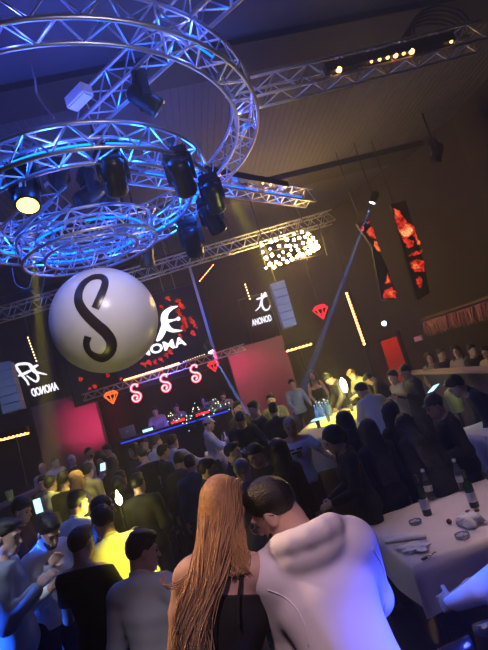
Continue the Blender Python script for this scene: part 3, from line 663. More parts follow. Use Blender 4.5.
# chandelier of bare bulbs
bc = [(262, 245), (263, 252), (266, 258), (271, 242), (276, 240), (279, 246), (270, 249), (284, 236), (287, 240), (290, 246), (283, 252), (289, 255), (294, 240), (296, 246), (291, 250), (270, 264), (274, 267), (276, 262), (280, 264), (283, 259), (287, 262), (266, 268), (294, 234), (299, 238), (302, 232), (305, 237), (309, 240), (303, 243), (298, 250), (305, 248), (311, 246), (314, 249), (316, 242), (313, 238), (309, 252), (303, 255), (297, 257), (292, 259), (300, 254), (308, 234), (317, 247), (310, 244), (279, 256), (272, 255), (286, 246)]
ch = empty('bulb_chandelier', aty(290, 248, 10.9)); tag(ch, 'chandelier of bare warm bulbs hanging at the right end of the stage truss', 'chandelier')
bm = B()
for k in range(3):
    add_cyl(bm, aty(258, 241+k*14, 11.05), aty(319, 223+k*16, 11.05), 0.015, 6)
for k in range(4):
    x = 258+k*20; add_cyl(bm, aty(x, 241-k*6, 11.05), aty(x+9, 270-k*5, 11.05), 0.015, 6)
obj('bulb_frame', bm, M['fixture'], ch)
bm = B(); q = aty(290, 234, 11.05)
for sx in (-.45, .45): add_cyl(bm, q+np.array([sx, 0, 0]), q+np.array([sx, 0.3, 0.75]), 0.01, 6)
obj('hanger', bm, M['cable'], ch)
for x, y in bc:
    big_ = 1.7 if (x > 308 and 242 < y < 253) else rng.uniform(0.6, 1.15)
    obj('bulb', add_ball(B(), aty(x, y, 10.9+rng.uniform(-.06, .06)), 0.040*big_, 8), G['bulb'], ch, True)
# red screens on the right
def red_screen(label, outline, y, bands, thick=0.09):
    P = [aty(*q, y) for q in outline]; o = empty('wall_screen', sum(P)/len(P)); tag(o, label, 'screen')
    prism_pts = [(p[0], p[2]) for p in P]
    obj('screen_body', prism(B(), prism_pts, (0, y, 0), EX, EZ, (0, 1, 0), thick), M['black'], o)
    for g, polys in bands.items():
        for poly in polys:
            bm = prism(B(), [(lambda p: (p[0], p[2]))(aty(*q, y)) for q in poly], (0, y-{'screenred': 0.001, 'screenor': 0.004, 'screenyel': 0.007}[g], 0), EX, EZ, EY, 0.006)
            obj({'screenred': 'red_image', 'screenor': 'orange_image', 'screenyel': 'yellow_image'}[g], bm, G[g], o)
    obj('hanger', add_cyl(B(), P[0]+np.array([0.1, 0.05, -0.05]), P[0]+np.array([0.1, 0.05, CEIL-P[0][2]]), 0.012, 6), M['cable'], o); return o
c8 = lambda x, y: (350+x/5.91, 190+y/5.91)
def jag(poly, n=5, a=0.9):
    out = []
    for i, p in enumerate(poly):
        q = poly[(i+1) % len(poly)]
        for k in range(n): t = k/n; out.append((p[0]+(q[0]-p[0])*t+(rng.normal()*a if k else 0)*0.6, p[1]+(q[1]-p[1])*t+(rng.normal()*a if k else 0)*0.6))
    return out
jb = lambda *ps: jag([c8(*p) for p in ps])
red_screen('tall dark hanging screen with a red rock pattern, the right one of the two',
           [c8(*p) for p in ((240, 85), (330, 60), (440, 430), (470, 610), (400, 650), (330, 400))], 10.0,
           {'screenred': [jb((255, 108), (285, 118), (315, 165), (330, 180), (378, 215), (385, 240), (410, 330), (400, 325), (372, 262), (330, 290), (372, 300), (378, 330), (345, 345), (318, 310), (282, 210), (262, 150)), jb((345, 385), (372, 372), (425, 350), (425, 370), (395, 388), (350, 395)), jb((355, 425), (400, 410), (436, 418), (440, 485), (400, 480), (378, 482), (362, 455)), jb((392, 522), (418, 515), (428, 545), (420, 580), (404, 575), (395, 545))],
            'screenor': [jb((262, 112), (285, 125), (300, 160), (280, 170)), jb((290, 240), (330, 200), (375, 225), (372, 255), (320, 285)), jb((362, 430), (395, 425), (410, 460), (380, 470)), jb((385, 265), (408, 300), (412, 325), (395, 310))],
            'screenyel': [jb((300, 245), (330, 240), (345, 215), (368, 232), (350, 268), (318, 275))]})
red_screen('narrow dark hanging screen with broken red pattern, the left one of the two',
           [c8(*p) for p in ((40, 200), (110, 175), (160, 330), (225, 470), (280, 640), (188, 650), (130, 330))], 10.2,
           {'screenred': [jb((95, 250), (125, 215), (140, 240), (152, 285), (135, 290)), jb((220, 490), (240, 530), (244, 550), (205, 555)), jb((200, 595), (240, 575), (265, 595), (272, 640), (232, 635), (195, 645)), jb((60, 225), (75, 205), (85, 235), (70, 245)), jb((95, 195), (118, 185), (110, 205))],
            'screenor': [jb((138, 305), (155, 302), (182, 362), (170, 362), (145, 335)), jb((100, 245), (122, 228), (138, 270), (120, 275)), jb((222, 505), (236, 540), (216, 545)), jb((215, 600), (255, 600), (250, 625), (222, 620))]})
# cold beam lamps
def beam_lamp(label, px, py, y, aim, watts, ang, s=1.0):
    p = aty(px, py, y); o = empty('beam_lamp', p); tag(o, label, 'lamp'); a = (V(aim)-V(p)).normalized(); q = a.to_track_quat('Z', 'Y').to_matrix().to_4x4()
    bm = B(); add_lathe(bm, [(0.02, -0.28), (0.08, -0.26), (0.09, -0.02), (0.10, 0.0), (0.09, 0.01), (0.085, -0.015)], (0, 0, 0), 14)
    bmesh.ops.transform(bm, matrix=Matrix.Translation(V(p)) @ q @ Matrix.Scale(s, 4), verts=bm.verts[:]); obj('lamp_can', bm, M['fixture'], o, True)
    bm = B(); add_lathe(bm, [(0.001, -0.012), (0.07, -0.014), (0.078, -0.02), (0.0, -0.03)], (0, 0, 0), 14)
    bmesh.ops.transform(bm, matrix=Matrix.Translation(V(p)) @ q @ Matrix.Scale(s, 4), verts=bm.verts[:]); obj('lens', bm, G['beamlamp'], o, True)
    obj('bracket', add_cyl(B(), V(p)-a*0.1, V(p)-a*0.1+Vector((0, 0.0, CEIL-p[2]-a.z*-0.1)) if p[2] > 3.5 else V(p)-a*0.1+Vector((0, 0.05, 0.3)), 0.012, 6), M['fixture'], o)
    spot('beam_cold', V(p)+a*0.06, aim, watts, (0.12, 0.3, 1.0), ang, 0.3, 0.02); return o
beam_lamp('cold white beam lamp high on the right wall shining down left', 372, 203, 10.0, aty(336, 300, 10.2), 100000, 2.4)
beam_lamp('cold white beam lamp at the right end of the slim stage truss', 211, 352, 11.85, aty(238, 398, 11.3), 120000, 3.2)
beam_lamp('small cold lamp on the wall left of the red doorway', 384, 323.5, 12.0, aty(376, 326, 10.0), 8, 40, 0.9)

# ------------------------------------------------------------------ people: one smooth continuous body grown from joints
def nrm(v): v = np.asarray(v, float); return v/(np.linalg.norm(v)+1e-9)
def rx(a): c, s = math.cos(a), math.sin(a); return np.array([[1, 0, 0], [0, c, -s], [0, s, c]])
def ry(a): c, s = math.cos(a), math.sin(a); return np.array([[c, 0, s], [0, 1, 0], [-s, 0, c]])
def rz(a): c, s = math.cos(a), math.sin(a); return np.array([[c, -s, 0], [s, c, 0], [0, 0, 1]])
I3 = np.eye(3)
def cone(a, b, r1, r2=None): return ('c', np.array(a, float), np.array(b, float), r1, r1 if r2 is None else r2)
def ell(c, r, R=I3): return ('e', np.array(c, float), np.array(r, float), R)
def grow(prims, off):
    out = []
    for p in prims:
        if p[0] == 'c': out.append(('c', p[1], p[2], p[3]+off, p[4]+off))
        else: out.append(('e', p[1], p[2]+off, p[3]))
    return out
def pbox(p):
    if p[0] == 'c': r = max(p[3], p[4]); return np.minimum(p[1], p[2])-r, np.maximum(p[1], p[2])+r
    e = np.abs(p[3]) @ p[2]; return p[1]-e, p[1]+e
def dist(p, X, Y, Z):
    if p[0] == 'c':
        _, a, b, r1, r2 = p; d = b-a; L = max(d @ d, 1e-9)
        x, y, z = X-a[0], Y-a[1], Z-a[2]; t = np.clip((x*d[0]+y*d[1]+z*d[2])/L, 0, 1)
        return np.sqrt((x-t*d[0])**2+(y-t*d[1])**2+(z-t*d[2])**2)-(r1+(r2-r1)*t)
    _, c, r, R = p; x, y, z = X-c[0], Y-c[1], Z-c[2]
    u = (R[0, 0]*x+R[1, 0]*y+R[2, 0]*z)/r[0]; v = (R[0, 1]*x+R[1, 1]*y+R[2, 1]*z)/r[1]; w = (R[0, 2]*x+R[1, 2]*y+R[2, 2]*z)/r[2]
    k0 = np.sqrt(u*u+v*v+w*w)+1e-9; k1 = np.sqrt((u/r[0])**2+(v/r[1])**2+(w/r[2])**2)+1e-9
    return k0*(k0-1)/k1
def blend_mesh(groups, vox, cut=None, sub=None, pad=0.02, warp=None):
    """groups: list of (prims, k); polygonise their smooth union with surface nets"""
    lo = np.full(3, 9e9); hi = -lo
    for pr, k in groups:
        for p in pr: a, b = pbox(p); lo = np.minimum(lo, a); hi = np.maximum(hi, b)
    lo = lo-pad-2*vox; hi = hi+pad+2*vox; n = np.ceil((hi-lo)/vox).astype(int)+1
    Fd = np.full(n, 0.3, np.float32); ax = [lo[i]+vox*np.arange(n[i]) for i in range(3)]
    def sl(p, m):
        a, b = pbox(p); i0 = np.maximum(((a-m-lo)/vox).astype(int), 0); i1 = np.minimum(((b+m-lo)/vox).astype(int)+2, n)
        return tuple(slice(i0[i], i1[i]) for i in range(3))
    for pr, k in groups:
        for p in pr:
            s = sl(p, k+2.5*vox); X = ax[0][s[0]][:, None, None]; Y = ax[1][s[1]][None, :, None]; Z = ax[2][s[2]][None, None, :]
            d = dist(p, X, Y, Z); a = Fd[s]
            h = np.maximum(k-np.abs(a-d), 0)/k if k > 0 else 0
            Fd[s] = np.minimum(a, d)-h*h*k*0.25
    for p, k in (sub or []):
        s = sl(p, k+2.5*vox); d = -dist(p, ax[0][s[0]][:, None, None], ax[1][s[1]][None, :, None], ax[2][s[2]][None, None, :]); a = Fd[s]
        h = np.maximum(k-np.abs(a-d), 0)/k; Fd[s] = np.maximum(a, d)+h*h*k*0.25
    X, Y, Z = ax[0][:, None, None], ax[1][None, :, None], ax[2][None, None, :]
    if warp is not None: Fd = Fd+warp(X, Y, Z).astype(np.float32)
    if cut is not None: Fd = np.maximum(Fd, cut(X, Y, Z).astype(np.float32))
    Fd[0], Fd[-1] = .3, .3; Fd[:, 0], Fd[:, -1] = .3, .3; Fd[:, :, 0], Fd[:, :, -1] = .3, .3
    ins = Fd < 0; c = n-1
    acc = np.zeros(ins[:-1, :-1, :-1].shape, np.int8)
    for i in (0, 1):
        for j in (0, 1):
            for k in (0, 1): acc += ins[i:i+c[0], j:j+c[1], k:k+c[2]]
    act = (acc > 0) & (acc < 8); idx = np.full(act.shape, -1, np.int32); ijk = np.argwhere(act); m = len(ijk)
    if m == 0: return np.zeros((0, 3)), np.zeros((0, 4), int)
    idx[act] = np.arange(m)
    P = np.zeros((m, 3)); cnt = np.zeros(m)
    corners = [(i, j, k) for i in (0, 1) for j in (0, 1) for k in (0, 1)]
    val = {q: Fd[ijk[:, 0]+q[0], ijk[:, 1]+q[1], ijk[:, 2]+q[2]].astype(float) for q in corners}
    for q in corners:
        for d in range(3):
            if q[d]: continue
            r = list(q); r[d] = 1; r = tuple(r); a, b = val[q], val[r]; cr = (a < 0) != (b < 0); t = np.where(cr, a/np.where(cr, a-b, 1), 0)
            e = np.tile(np.array(q, float), (m, 1)); e[:, d] = t; P[cr] += e[cr]; cnt[cr] += 1
    P = (ijk+P/cnt[:, None])*vox+lo
    faces = []
    for d in range(3):
        u, v = (d+1) % 3, (d+2) % 3
        a = np.take(ins, range(0, n[d]-1), d); b = np.take(ins, range(1, n[d]), d); e = np.argwhere(a != b)
        e = e[(e[:, u] > 0) & (e[:, v] > 0) & (e[:, u] < c[u]) & (e[:, v] < c[v])]
        fl = ins[e[:, 0], e[:, 1], e[:, 2]]
        def g(du, dv): q = e.copy(); q[:, u] += du; q[:, v] += dv; return idx[q[:, 0], q[:, 1], q[:, 2]]
        f = np.stack([g(-1, -1), g(0, -1), g(0, 0), g(-1, 0)], 1); f[~fl] = f[~fl][:, ::-1]; faces.append(f)
    return P, np.concatenate(faces)
def sdf_obj(name, groups, vox, m, parent, T, **kw):
    P, Fc = blend_mesh(groups, vox, **kw)
    if len(P) == 0: return None
    me = bpy.data.meshes.new(name); me.from_pydata([tuple(p) for p in P*T['s']], [], [tuple(int(i) for i in f) for f in Fc]); me.update()
    o = bpy.data.objects.new(name, me); COL.objects.link(o); me.materials.append(m)
    me.polygons.foreach_set('use_smooth', [True]*len(me.polygons)); o.parent = parent; return o

SKIN = [mat('skin_%s' % n, c, 0.5, noise=0.06, scale=12) for n, c in (('light', (0.62, 0.40, 0.31)), ('tan', (0.50, 0.30, 0.21)), ('deep', (0.34, 0.20, 0.14)))]
CL = {}
def cloth(c, rough=0.85):
    if c not in CL: CL[c] = mat('cloth', c, rough, noise=0.10, scale=9, bump=0.15, bscale=18)
    return CL[c]
HAIRC = {}
def hairm(c):
    if c not in HAIRC:
        m = mat('hair', c, 0.42, noise=0.45, scale=60, bump=0.5, bscale=160); HAIRC[c] = m
    return HAIRC[c]
BLACK, WHITE, DARK, NAVY = (0.012, 0.012, 0.014), (0.74, 0.74, 0.76), (0.035, 0.03, 0.032), (0.02, 0.025, 0.06)
HB, HBR, HBL, HGR = (0.012, 0.009, 0.008), (0.045, 0.022, 0.012), (0.62, 0.34, 0.13), (0.25, 0.24, 0.23)
EYEW = mat('eye', (0.10, 0.08, 0.075), 0.2)
SHOE_D, SHOE_W = mat('shoe_dark', (0.02, 0.02, 0.02), 0.4), mat('shoe_white', (0.75, 0.74, 0.72), 0.5)

ARMS = dict(      # (upper arm direction, forearm direction) for the right arm in torso axes: x out, y forward, z up
    down=((.16, -.05, -1), (.08, .22, -1)), bent=((.22, -.08, -1), (-.25, .95, .05)), hold=((.2, .05, -1), (-.15, .85, .55)),
    phone=((.2, .35, -.9), (-.35, .75, .65)), forward=((.2, .75, -.6), (-.1, 1, .1)), table=((.22, .55, -.8), (-.1, .9, -.35)),
    up=((.5, .3, .8), (-.1, .35, 1)), hip=((.55, -.2, -.85), (-.75, .35, -.5)), cross=((.2, .15, -1), (-.9, .45, .1)), side=((.6, .35, -.7), (.3, .8, -.1)), reach=((.45, .65, -.3), (.3, .9, -.25)))
def figure(female=False, lean=0.0, side=0.0, head=(0, 0, 0), arms=('down', 'down'), legs='stand', twist=0.0, hipz=None):
    """joints and primitives of a 1.75 m adult; +y is forward, z up, origin on the floor between the feet"""
    J = {}; f = female
    seat = legs == 'sit'; pz = 0.50 if seat else 0.95; pel = np.array([0, 0, pz])
    Rt = rz(R_(twist)) @ rx(-R_(lean)) @ ry(R_(side)); Rh2 = rz(R_(twist)*.4) @ rx(-R_(lean)*.5) @ ry(R_(side)*.5)
    up = lambda x, y, z: pel+Rt @ np.array([x, y, z-0.95])
    mid = lambda x, y, z: pel+Rh2 @ np.array([x, y, z-0.95])
    nb = up(0, -.015, 1.475); J['neck'] = nb; J['Rt'] = Rt; J['up'] = up; J['pel'] = pel
    Rh = Rt @ rz(R_(-head[0])) @ rx(R_(head[1])) @ ry(R_(head[2])); J['Rh'] = Rh
    hb = nb+Rt @ np.array([0, .012, .05])+Rh @ np.array([0, .0, .035]); hc = hb+Rh @ np.array([0, .025, .095]); J['head'] = hc
    H = lambda x, y, z: hc+Rh @ np.array([x, y, z])
    J['H'] = H
    torso = [ell(mid(0, -.005, .96), (.172 if f else .160, .118, .13), Rh2), ell(mid(0, 0, 1.10), (.122 if f else .140, .095 if f else .105, .16), Rh2),
             ell(up(0, 0, 1.29), (.148 if f else .168, .105 if f else .118, .17), Rt)]
    sw = .148 if f else .178
    sh = [cone(up(-sw+.03, -.012, 1.425), up(sw-.03, -.012, 1.425), .052 if f else .060), cone(up(0, -.025, 1.48), up(sw-.04, -.015, 1.435), .045), cone(up(0, -.025, 1.48), up(-sw+.04, -.015, 1.435), .045)]
    if f: sh += [ell(up(.07, .085, 1.285), (.062, .058, .06), Rt), ell(up(-.07, .085, 1.285), (.062, .058, .06), Rt)]
    neck = [cone(up(0, -.018, 1.43), hb+Rh @ np.array([0, -.005, .02]), .052 if f else .062, .045 if f else .055)]
    hd = [ell(H(0, -.018, .025), (.076, .096, .090), Rh), ell(H(0, .028, -.042), (.060, .066, .084), Rh), cone(H(-.012, .068, -.100), H(.012, .068, -.100), .022),
          cone(H(-.045, .01, -.07), H(.045, .01, -.07), .024)]
    face = [cone(H(0, .090, .004), H(0, .113, -.036), .009, .013), cone(H(-.034, .082, .020), H(.034, .082, .020), .012), cone(H(-.018, .090, -.066), H(.018, .090, -.066), .008),
            ell(H(.077, -.008, -.012), (.011, .022, .033), Rh @ rz(R_(-20))), ell(H(-.077, -.008, -.012), (.011, .022, .033), Rh @ rz(R_(20)))]
    socket = [(ell(H(s*.033, .101, -.002), (.018, .014, .011), Rh), .012) for s in (-1, 1)]
    armp, hand, J['arm'] = [], [], []
    for s, nm in ((1, arms[0]), (-1, arms[1])):
        ua, fa = ARMS[nm] if isinstance(nm, str) else nm
        ua = Rt @ (nrm(ua)*[s, 1, 1]); fa = Rt @ (nrm(fa)*[s, 1, 1])
        S0 = up(s*sw, -.012, 1.415); E0 = S0+ua*.285; W0 = E0+fa*.255; k = .86 if f else 1.0
        armp += [[cone(S0, S0+ua*.12, .052*k, .049*k), cone(S0+ua*.12, E0, .049*k, .038*k), cone(E0, E0+fa*.09, .038*k, .041*k), cone(E0+fa*.09, W0, .041*k, .026*k)]]
        # hand: palm, four fingers of unequal length, thumb off the side of the palm
        loc_f = Rt.T @ fa; vz = abs(loc_f[2]); t0 = Rt @ np.array([-s*.25, vz, 1.0-vz+.05])
        wax = nrm(t0-fa*(t0 @ fa)); pn = nrm(np.cross(fa, wax))
        if pn @ (Rt @ np.array([-s, 0, -.3])) < 0: pn = -pn
        Bh = np.stack([wax, pn, fa], 1); hp_ = [cone(W0, W0+fa*.03, .026*k, .026*k), ell(W0+fa*.052, (.040*k, .017, .050), Bh)]
        for i, (w, L) in enumerate(((.030, .072), (.010, .080), (-.010, .075), (-.029, .058))):
            b = W0+fa*.088+wax*w*k; d1 = nrm(fa+pn*.35); d2 = nrm(fa+pn*1.0); p1 = b+d1*L*.5; p2 = p1+d2*L*.5
            hp_ += [cone(b-fa*.02, p1, .0095, .0088), cone(p1, p2, .0088, .0072)]
        tb = W0+fa*.025+wax*.026; t1 = tb+nrm(wax*.7+fa*.6+pn*.3)*.042; t2 = t1+nrm(wax*.15+fa*.9+pn*.4)*.034
        hp_ += [cone(tb, t1, .0125, .0105), cone(t1, t2, .0105, .008)]
        hand.append(hp_); J['arm'].append((S0, E0, W0, ua, fa, pn))
    legp, foot = [], []
    for s in (1, -1):
        hj = pel+np.array([s*.092, 0, -.03])
        if seat: kn = hj+np.array([s*.05, .43, .01]); an = kn+np.array([0, .03, -.40])
        else: kn = hj+np.array([s*.035, .02 if s > 0 else -.01, -.43]); an = np.array([s*.145, .0 if s > 0 else -.04, .075])
        legp.append([cone(hj, hj+(kn-hj)*.5, .092 if f else .088, .072), cone(hj+(kn-hj)*.5, kn, .072, .052), cone(kn, kn+(an-kn)*.35+np.array([0, -.012, 0]), .051, .054), cone(kn+(an-kn)*.35+np.array([0, -.012, 0]), an, .054, .034)])
        foot.append([cone(an+np.array([0, -.035, -.04]), an+np.array([s*.02, .14, -.048]), .034, .026), cone(an, an+np.array([0, .02, -.03]), .036, .036)])
    J.update(torso=torso, shoulder=sh, necks=neck, hd=hd, face=face, socket=socket, armp=armp, hand=hand, legp=legp, foot=foot)
    return J
def plane_cut(*pl):
    """keep the side the normals point away from: every (point, normal) removes what lies beyond it"""
    def fn(X, Y, Z):
        out = None
        for p, n in pl:
            d = (X-p[0])*n[0]+(Y-p[1])*n[1]+(Z-p[2])*n[2]; out = d if out is None else np.maximum(out, d)
        return out
    return fn
def wrinkle(a, seed, dirs=3, fr=38):
    r = np.random.default_rng(seed); K = [(r.normal(0, 1, 3)*fr*[.6, .6, 1], r.uniform(0, 6.28)) for _ in range(dirs)]
    def fn(X, Y, Z):
        o = 0
        for k, ph in K: o = o+np.sin(k[0]*X+k[1]*Y+k[2]*Z+ph)
        return o*a/dirs
    return fn
NPEOPLE = [0]
def person(label, px, py, d=None, face=0, pose=None, top='shirt', topc=BLACK, leg='trousers', legc=DARK, hair='short', hairc=HB, skin=0, female=False,
           base=0.0, beard=False, group=None, vox=None, hood=False, shoes=None, spin=None, detail=False, hem=.90, extras=None, want=1.72, collar=None):
    """stand somebody where the head is seen at (px, py); face: 0 away from us, 90 to the right, 180 towards us, 270 to the left"""
    NPEOPLE[0] += 1; seed = NPEOPLE[0]
    J = figure(female, **(pose or {})); rot = -(YAW+R_(face))
    head_z = J['head'][2]
    r = ray(px, py)
    if d is None: d = (base+head_z*want/1.75-EYE)/r[2]
    Wd = CAM+r*d; s = (Wd[2]-base)/head_z
    s0 = s; s = min(max(s, .88), 1.12)
    if abs(s-s0) > 1e-6: print('PERSON scale', label, 'wanted %.2f' % s0, 'head z %.2f d %.2f' % (Wd[2], d))
    Rz3 = rz(rot); off = Rz3 @ (J['head']*s); loc = np.array([Wd[0]-off[0], Wd[1]-off[1], base])
    o = empty('person', loc, rot); tag(o, label, 'person', group); T = {'s': s}
    v = vox or min(max(d*.0021/s, .006), .015)
    sk = SKIN[skin]
    sleeve = {'shirt': 'long', 'jacket': 'long', 'hoodie': 'long', 'tee': 'short', 'camisole': 'none', 'dress': 'none'}[top]
    body = [(J['torso']+J['shoulder'], .05), (J['necks'], .03), (J['hd'], .035), (J['face'], .012)]
    body += [(a, .02) for a in J['armp']]+[(h, .008) for h in J['hand']]+[(l, .03) for l in J['legp']]+[(ft, .03) for ft in J['foot']]
    sdf_obj('body', body, v, sk, o, T, sub=J['socket'])
    upm = J['up']; Rt = J['Rt']; zt = Rt @ np.array([0, 0, 1.0])
    # top
    loose = {'shirt': .013, 'jacket': .024, 'hoodie': .027, 'tee': .012, 'camisole': .006, 'dress': .006}[top]
    g = [(grow(J['torso']+J['shoulder'], loose), .06)]; cuts = []
    if sleeve != 'none':
        for (S0, E0, W0, ua, fa, pn), ar in zip(J['arm'], J['armp']):
            if sleeve == 'long':
                ex = loose*.9+.004; sl = [cone(ar[0][1], ar[1][2], ar[0][3]+ex, .041+ex), cone(ar[1][2], W0-fa*.02, .043+ex, .031+ex*.8)]
                g.append((sl, .03))
            else: g.append(([cone(S0, S0+ua*.19, .058+.012, .062)], .04))
    hemz = hem
    if top == 'jacket': hemz = hem-.10
    if top == 'hoodie': hemz = hem-.02
    if not (pose or {}).get('legs') == 'sit': g.append(([ell(J['pel']+np.array([0, 0, -.03]), (.175+loose*.6, .125+loose*.6, .13))], .05))
    ncz = 1.492 if top in ('shirt', 'jacket', 'hoodie') else 1.475
    if sleeve == 'none': cuts = [(upm(0, .0, 1.345), Rt @ nrm((0, .35, 1)))]
    else: cuts = [(upm(0, -.02, ncz+(.02 if top != 'tee' else 0)), Rt @ nrm((0, .45, 1)))]
    cuts.append((J['pel']+np.array([0, 0, hemz-.95]), np.array([0, 0, -1.0])))
    P_ = plane_cut(*cuts)
    if sleeve == 'short':
        arms_ = J['arm']
        def cutf(X, Y, Z, P_=P_):
            o_ = P_(X, Y, Z)
            for (S0, E0, W0, ua, fa, pn) in arms_:
                p = S0+ua*.175; dd = (X-p[0])*ua[0]+(Y-p[1])*ua[1]+(Z-p[2])*ua[2]; q = np.sqrt((X-p[0])**2+(Y-p[1])**2+(Z-p[2])**2)
                o_ = np.maximum(o_, np.where(q < .11, dd, -.3))
            return o_
    else: cutf = P_
    if hood:
        hz = upm(0, -.105, 1.465); Rhd = Rt @ rx(R_(-18))
        rim = [hz+Rhd @ np.array([.115*math.cos(a), .03+.095*math.sin(a), .035+.012*math.cos(2*a)]) for a in np.linspace(R_(150), R_(390), 9)]
        g.append(([ell(hz, (.125, .062, .075), Rhd)]+[cone(a, b, .030) for a, b in zip(rim, rim[1:])], .035))
    nm = {'shirt': 'shirt', 'jacket': 'jacket', 'hoodie': 'hoodie', 'tee': 't_shirt', 'camisole': 'camisole', 'dress': 'dress'}[top]
    cm = cloth(topc) if not isinstance(topc, bpy.types.Material) else topc
    sh_o = sdf_obj(nm, g, v, cm, o, T, cut=cutf, warp=wrinkle(.0035 if d > 3 else .004, seed, 4, 30) if sleeve != 'none' else None)
    if top == 'jacket' and collar:        # pale shirt seen at the collar
        sdf_obj('shirt_collar', [(grow(J['necks'], .014), .02)], v, cloth(collar), o, T, cut=plane_cut((upm(0, -.02, 1.525), Rt @ nrm((0, .5, 1))), (upm(0, 0, 1.44), -zt)))
    elif top == 'shirt':
        sdf_obj('collar', [(grow(J['necks'], .012), .02)], v, cm, o, T, cut=plane_cut((upm(0, -.02, 1.535), Rt @ nrm((0, .6, 1))), (upm(0, 0, 1.44), -zt)))
    if top == 'camisole':
        bm = B()
        for sx in (-1, 1):
            pts = [upm(sx*.060, -.125, 1.30), upm(sx*.062, -.105, 1.37), upm(sx*.078, -.072, 1.45), upm(sx*.085, -.02, 1.492), upm(sx*.082, .045, 1.465), upm(sx*.075, .10, 1.36), upm(sx*.07, .12, 1.30)]
            bs = B(); add_tube(bs, [p*s for p in catmull2(pts, 4)], .0055*s, 6); so = obj('strap', bs, cm, None); so.parent = sh_o
    # legs
    if leg == 'trousers':
        gl = [(grow(J['torso'][:1], .012), .04)]+[([cone(l[0][1], l[1][2], .100, .070), cone(l[2][1], l[3][2], .070, .056)], .04) for l in J['legp']]
        sdf_obj('trousers', gl, max(v, .011), cloth(legc), o, T, cut=plane_cut((J['pel']+np.array([0, 0, .08]), np.array([0, 0, 1.0])), (np.array([0, 0, .07]), np.array([0, 0, -1.0]))))
    else:
        sdf_obj('skirt', [(grow(J['torso'][:1], .010), .04), ([cone(J['pel']+np.array([0, 0, -.05]), J['pel']+np.array([0, .01, -.42]), .17, .19)], .06)], max(v, .011), cloth(legc), o, T,
                cut=plane_cut((J['pel']+np.array([0, 0, .10]), np.array([0, 0, 1.0])), (J['pel']+np.array([0, 0, -.42]), np.array([0, 0, -1.0]))))
    for ft in J['foot']: sdf_obj('shoe', [(grow(ft, .008), .03)], max(v, .010), shoes or SHOE_D, o, T, cut=plane_cut((ft[1][1]+np.array([0, 0, .02]), np.array([0, 0, 1.0])), (np.array([0, 0, .0]), np.array([0, 0, -1.0]))))
    # hair
    H, Rh = J['H'], J['Rh']; hm = hairm(hairc); hv = min(v, .010); hw = wrinkle(.003, seed+50, 5, 140)
    skull = ell(H(0, -.018, .027), (.076, .096, .090), Rh)
    def keep(line):        # above a line from the forehead to the nape
        p0, n0 = H(0, .078, line), Rh @ nrm((0, .72, -1)); return [(p0, n0)]
    if hair == 'short':
        sdf_obj('hair', [([('e', skull[1]+Rh @ np.array([0, .0, .004]), skull[2]+np.array([.009, .008, .014]), Rh)], .01), ([ell(H(0, .055, .092), (.055, .045, .026), Rh), ell(H(0, -.01, .108), (.058, .07, .022), Rh)], .03)], hv, hm, o, T, cut=plane_cut(*keep(.052)), warp=hw)
    elif hair == 'buzz':
        sdf_obj('hair', [(grow([skull], .0045), .01)], hv, hm, o, T, cut=plane_cut(*keep(.05)))
    elif hair == 'fade':
        sdf_obj('hair', [(grow([skull], .006), .01), ([ell(H(0, .03, .095), (.058, .075, .028), Rh)], .03)], hv, hm, o, T, cut=plane_cut(*keep(.058)), warp=hw)
    elif hair in ('long', 'tied', 'strands'):
        gg = [(grow([skull], .014), .02), ([ell(H(0, -.03, .05), (.088, .098, .080), Rh)], .03)]
        L = {'long': 1.10, 'tied': 1.42, 'strands': 1.32}[hair]
        if hair == 'strands': gg = [(grow([skull], .007), .02), ([ell(H(0, -.06, -.03), (.065, .045, .08), Rh)], .03)]
        for k, x in enumerate((-.07, -.035, 0, .035, .07) if hair != 'strands' else ()):
            a = H(x*.95, -.055 if abs(x) < .06 else -.015, .0); b = upm(x*1.1, -.105 if abs(x) < .06 else -.09, 1.40); c = upm(x*1.35, -.135, L)
            if hair == 'tied': gg.append(([cone(a, H(0, -.095, -.05), .045, .04)], .03))
            else: gg += [([cone(a, b, .046, .044), cone(b, c, .044, .022)], .03)]
        if hair == 'tied': gg.append(([ell(H(0, -.115, -.02), (.045, .045, .045), Rh)], .02))
        elif hair == 'long':
            for sx in (-1, 1): gg.append(([cone(H(sx*.078, .015, .045), H(sx*.082, .02, -.05), .022, .024), cone(H(sx*.082, .02, -.05), upm(sx*.105, .045 if hair == 'long' else -.03, 1.36), .024, .02)], .03))
        fc = (ell(H(0, .085, -.035), (.060, .060, .095), Rh), .015)
        hair_o = sdf_obj('hair', gg, hv, hm, o, T, sub=[fc], warp=wrinkle(.004, seed+50, 5, 70))
        J['hair_o'] = hair_o
    elif hair == 'cap':
        sdf_obj('cap', [(grow([skull], .016), .01), ([ell(H(0, .095, .045), (.068, .055, .010), Rh @ rx(R_(-8)))], .02)], hv, hm, o, T, cut=plane_cut((H(0, .0, .028), Rh @ nrm((0, .12, -1)))))
        sdf_obj('hair', [(grow([skull], .006), .01)], hv, hairm(HB), o, T, cut=plane_cut(*keep(.05), (H(0, 0, .03), Rh @ np.array([0, 0, 1.0]))))
    elif hair == 'backcap':
        sdf_obj('cap', [(grow([skull], .015), .01), ([ell(H(0, -.125, .005), (.062, .05, .010), Rh @ rx(R_(20)))], .02)], hv, hm, o, T, cut=plane_cut((H(0, .06, .045), Rh @ nrm((0, .45, -1)))))
    if beard:
        sdf_obj('beard', [(grow([J['hd'][1], J['hd'][2]], .005), .02)], hv, hairm(HB), o, T, cut=plane_cut((H(0, .06, -.050), Rh @ nrm((0, .35, 1))), (H(0, -.005, 0), Rh @ np.array([0, -1.0, 0]))), sub=[(ell(H(0, .1, -.066), (.02, .02, .009), Rh), .005)])
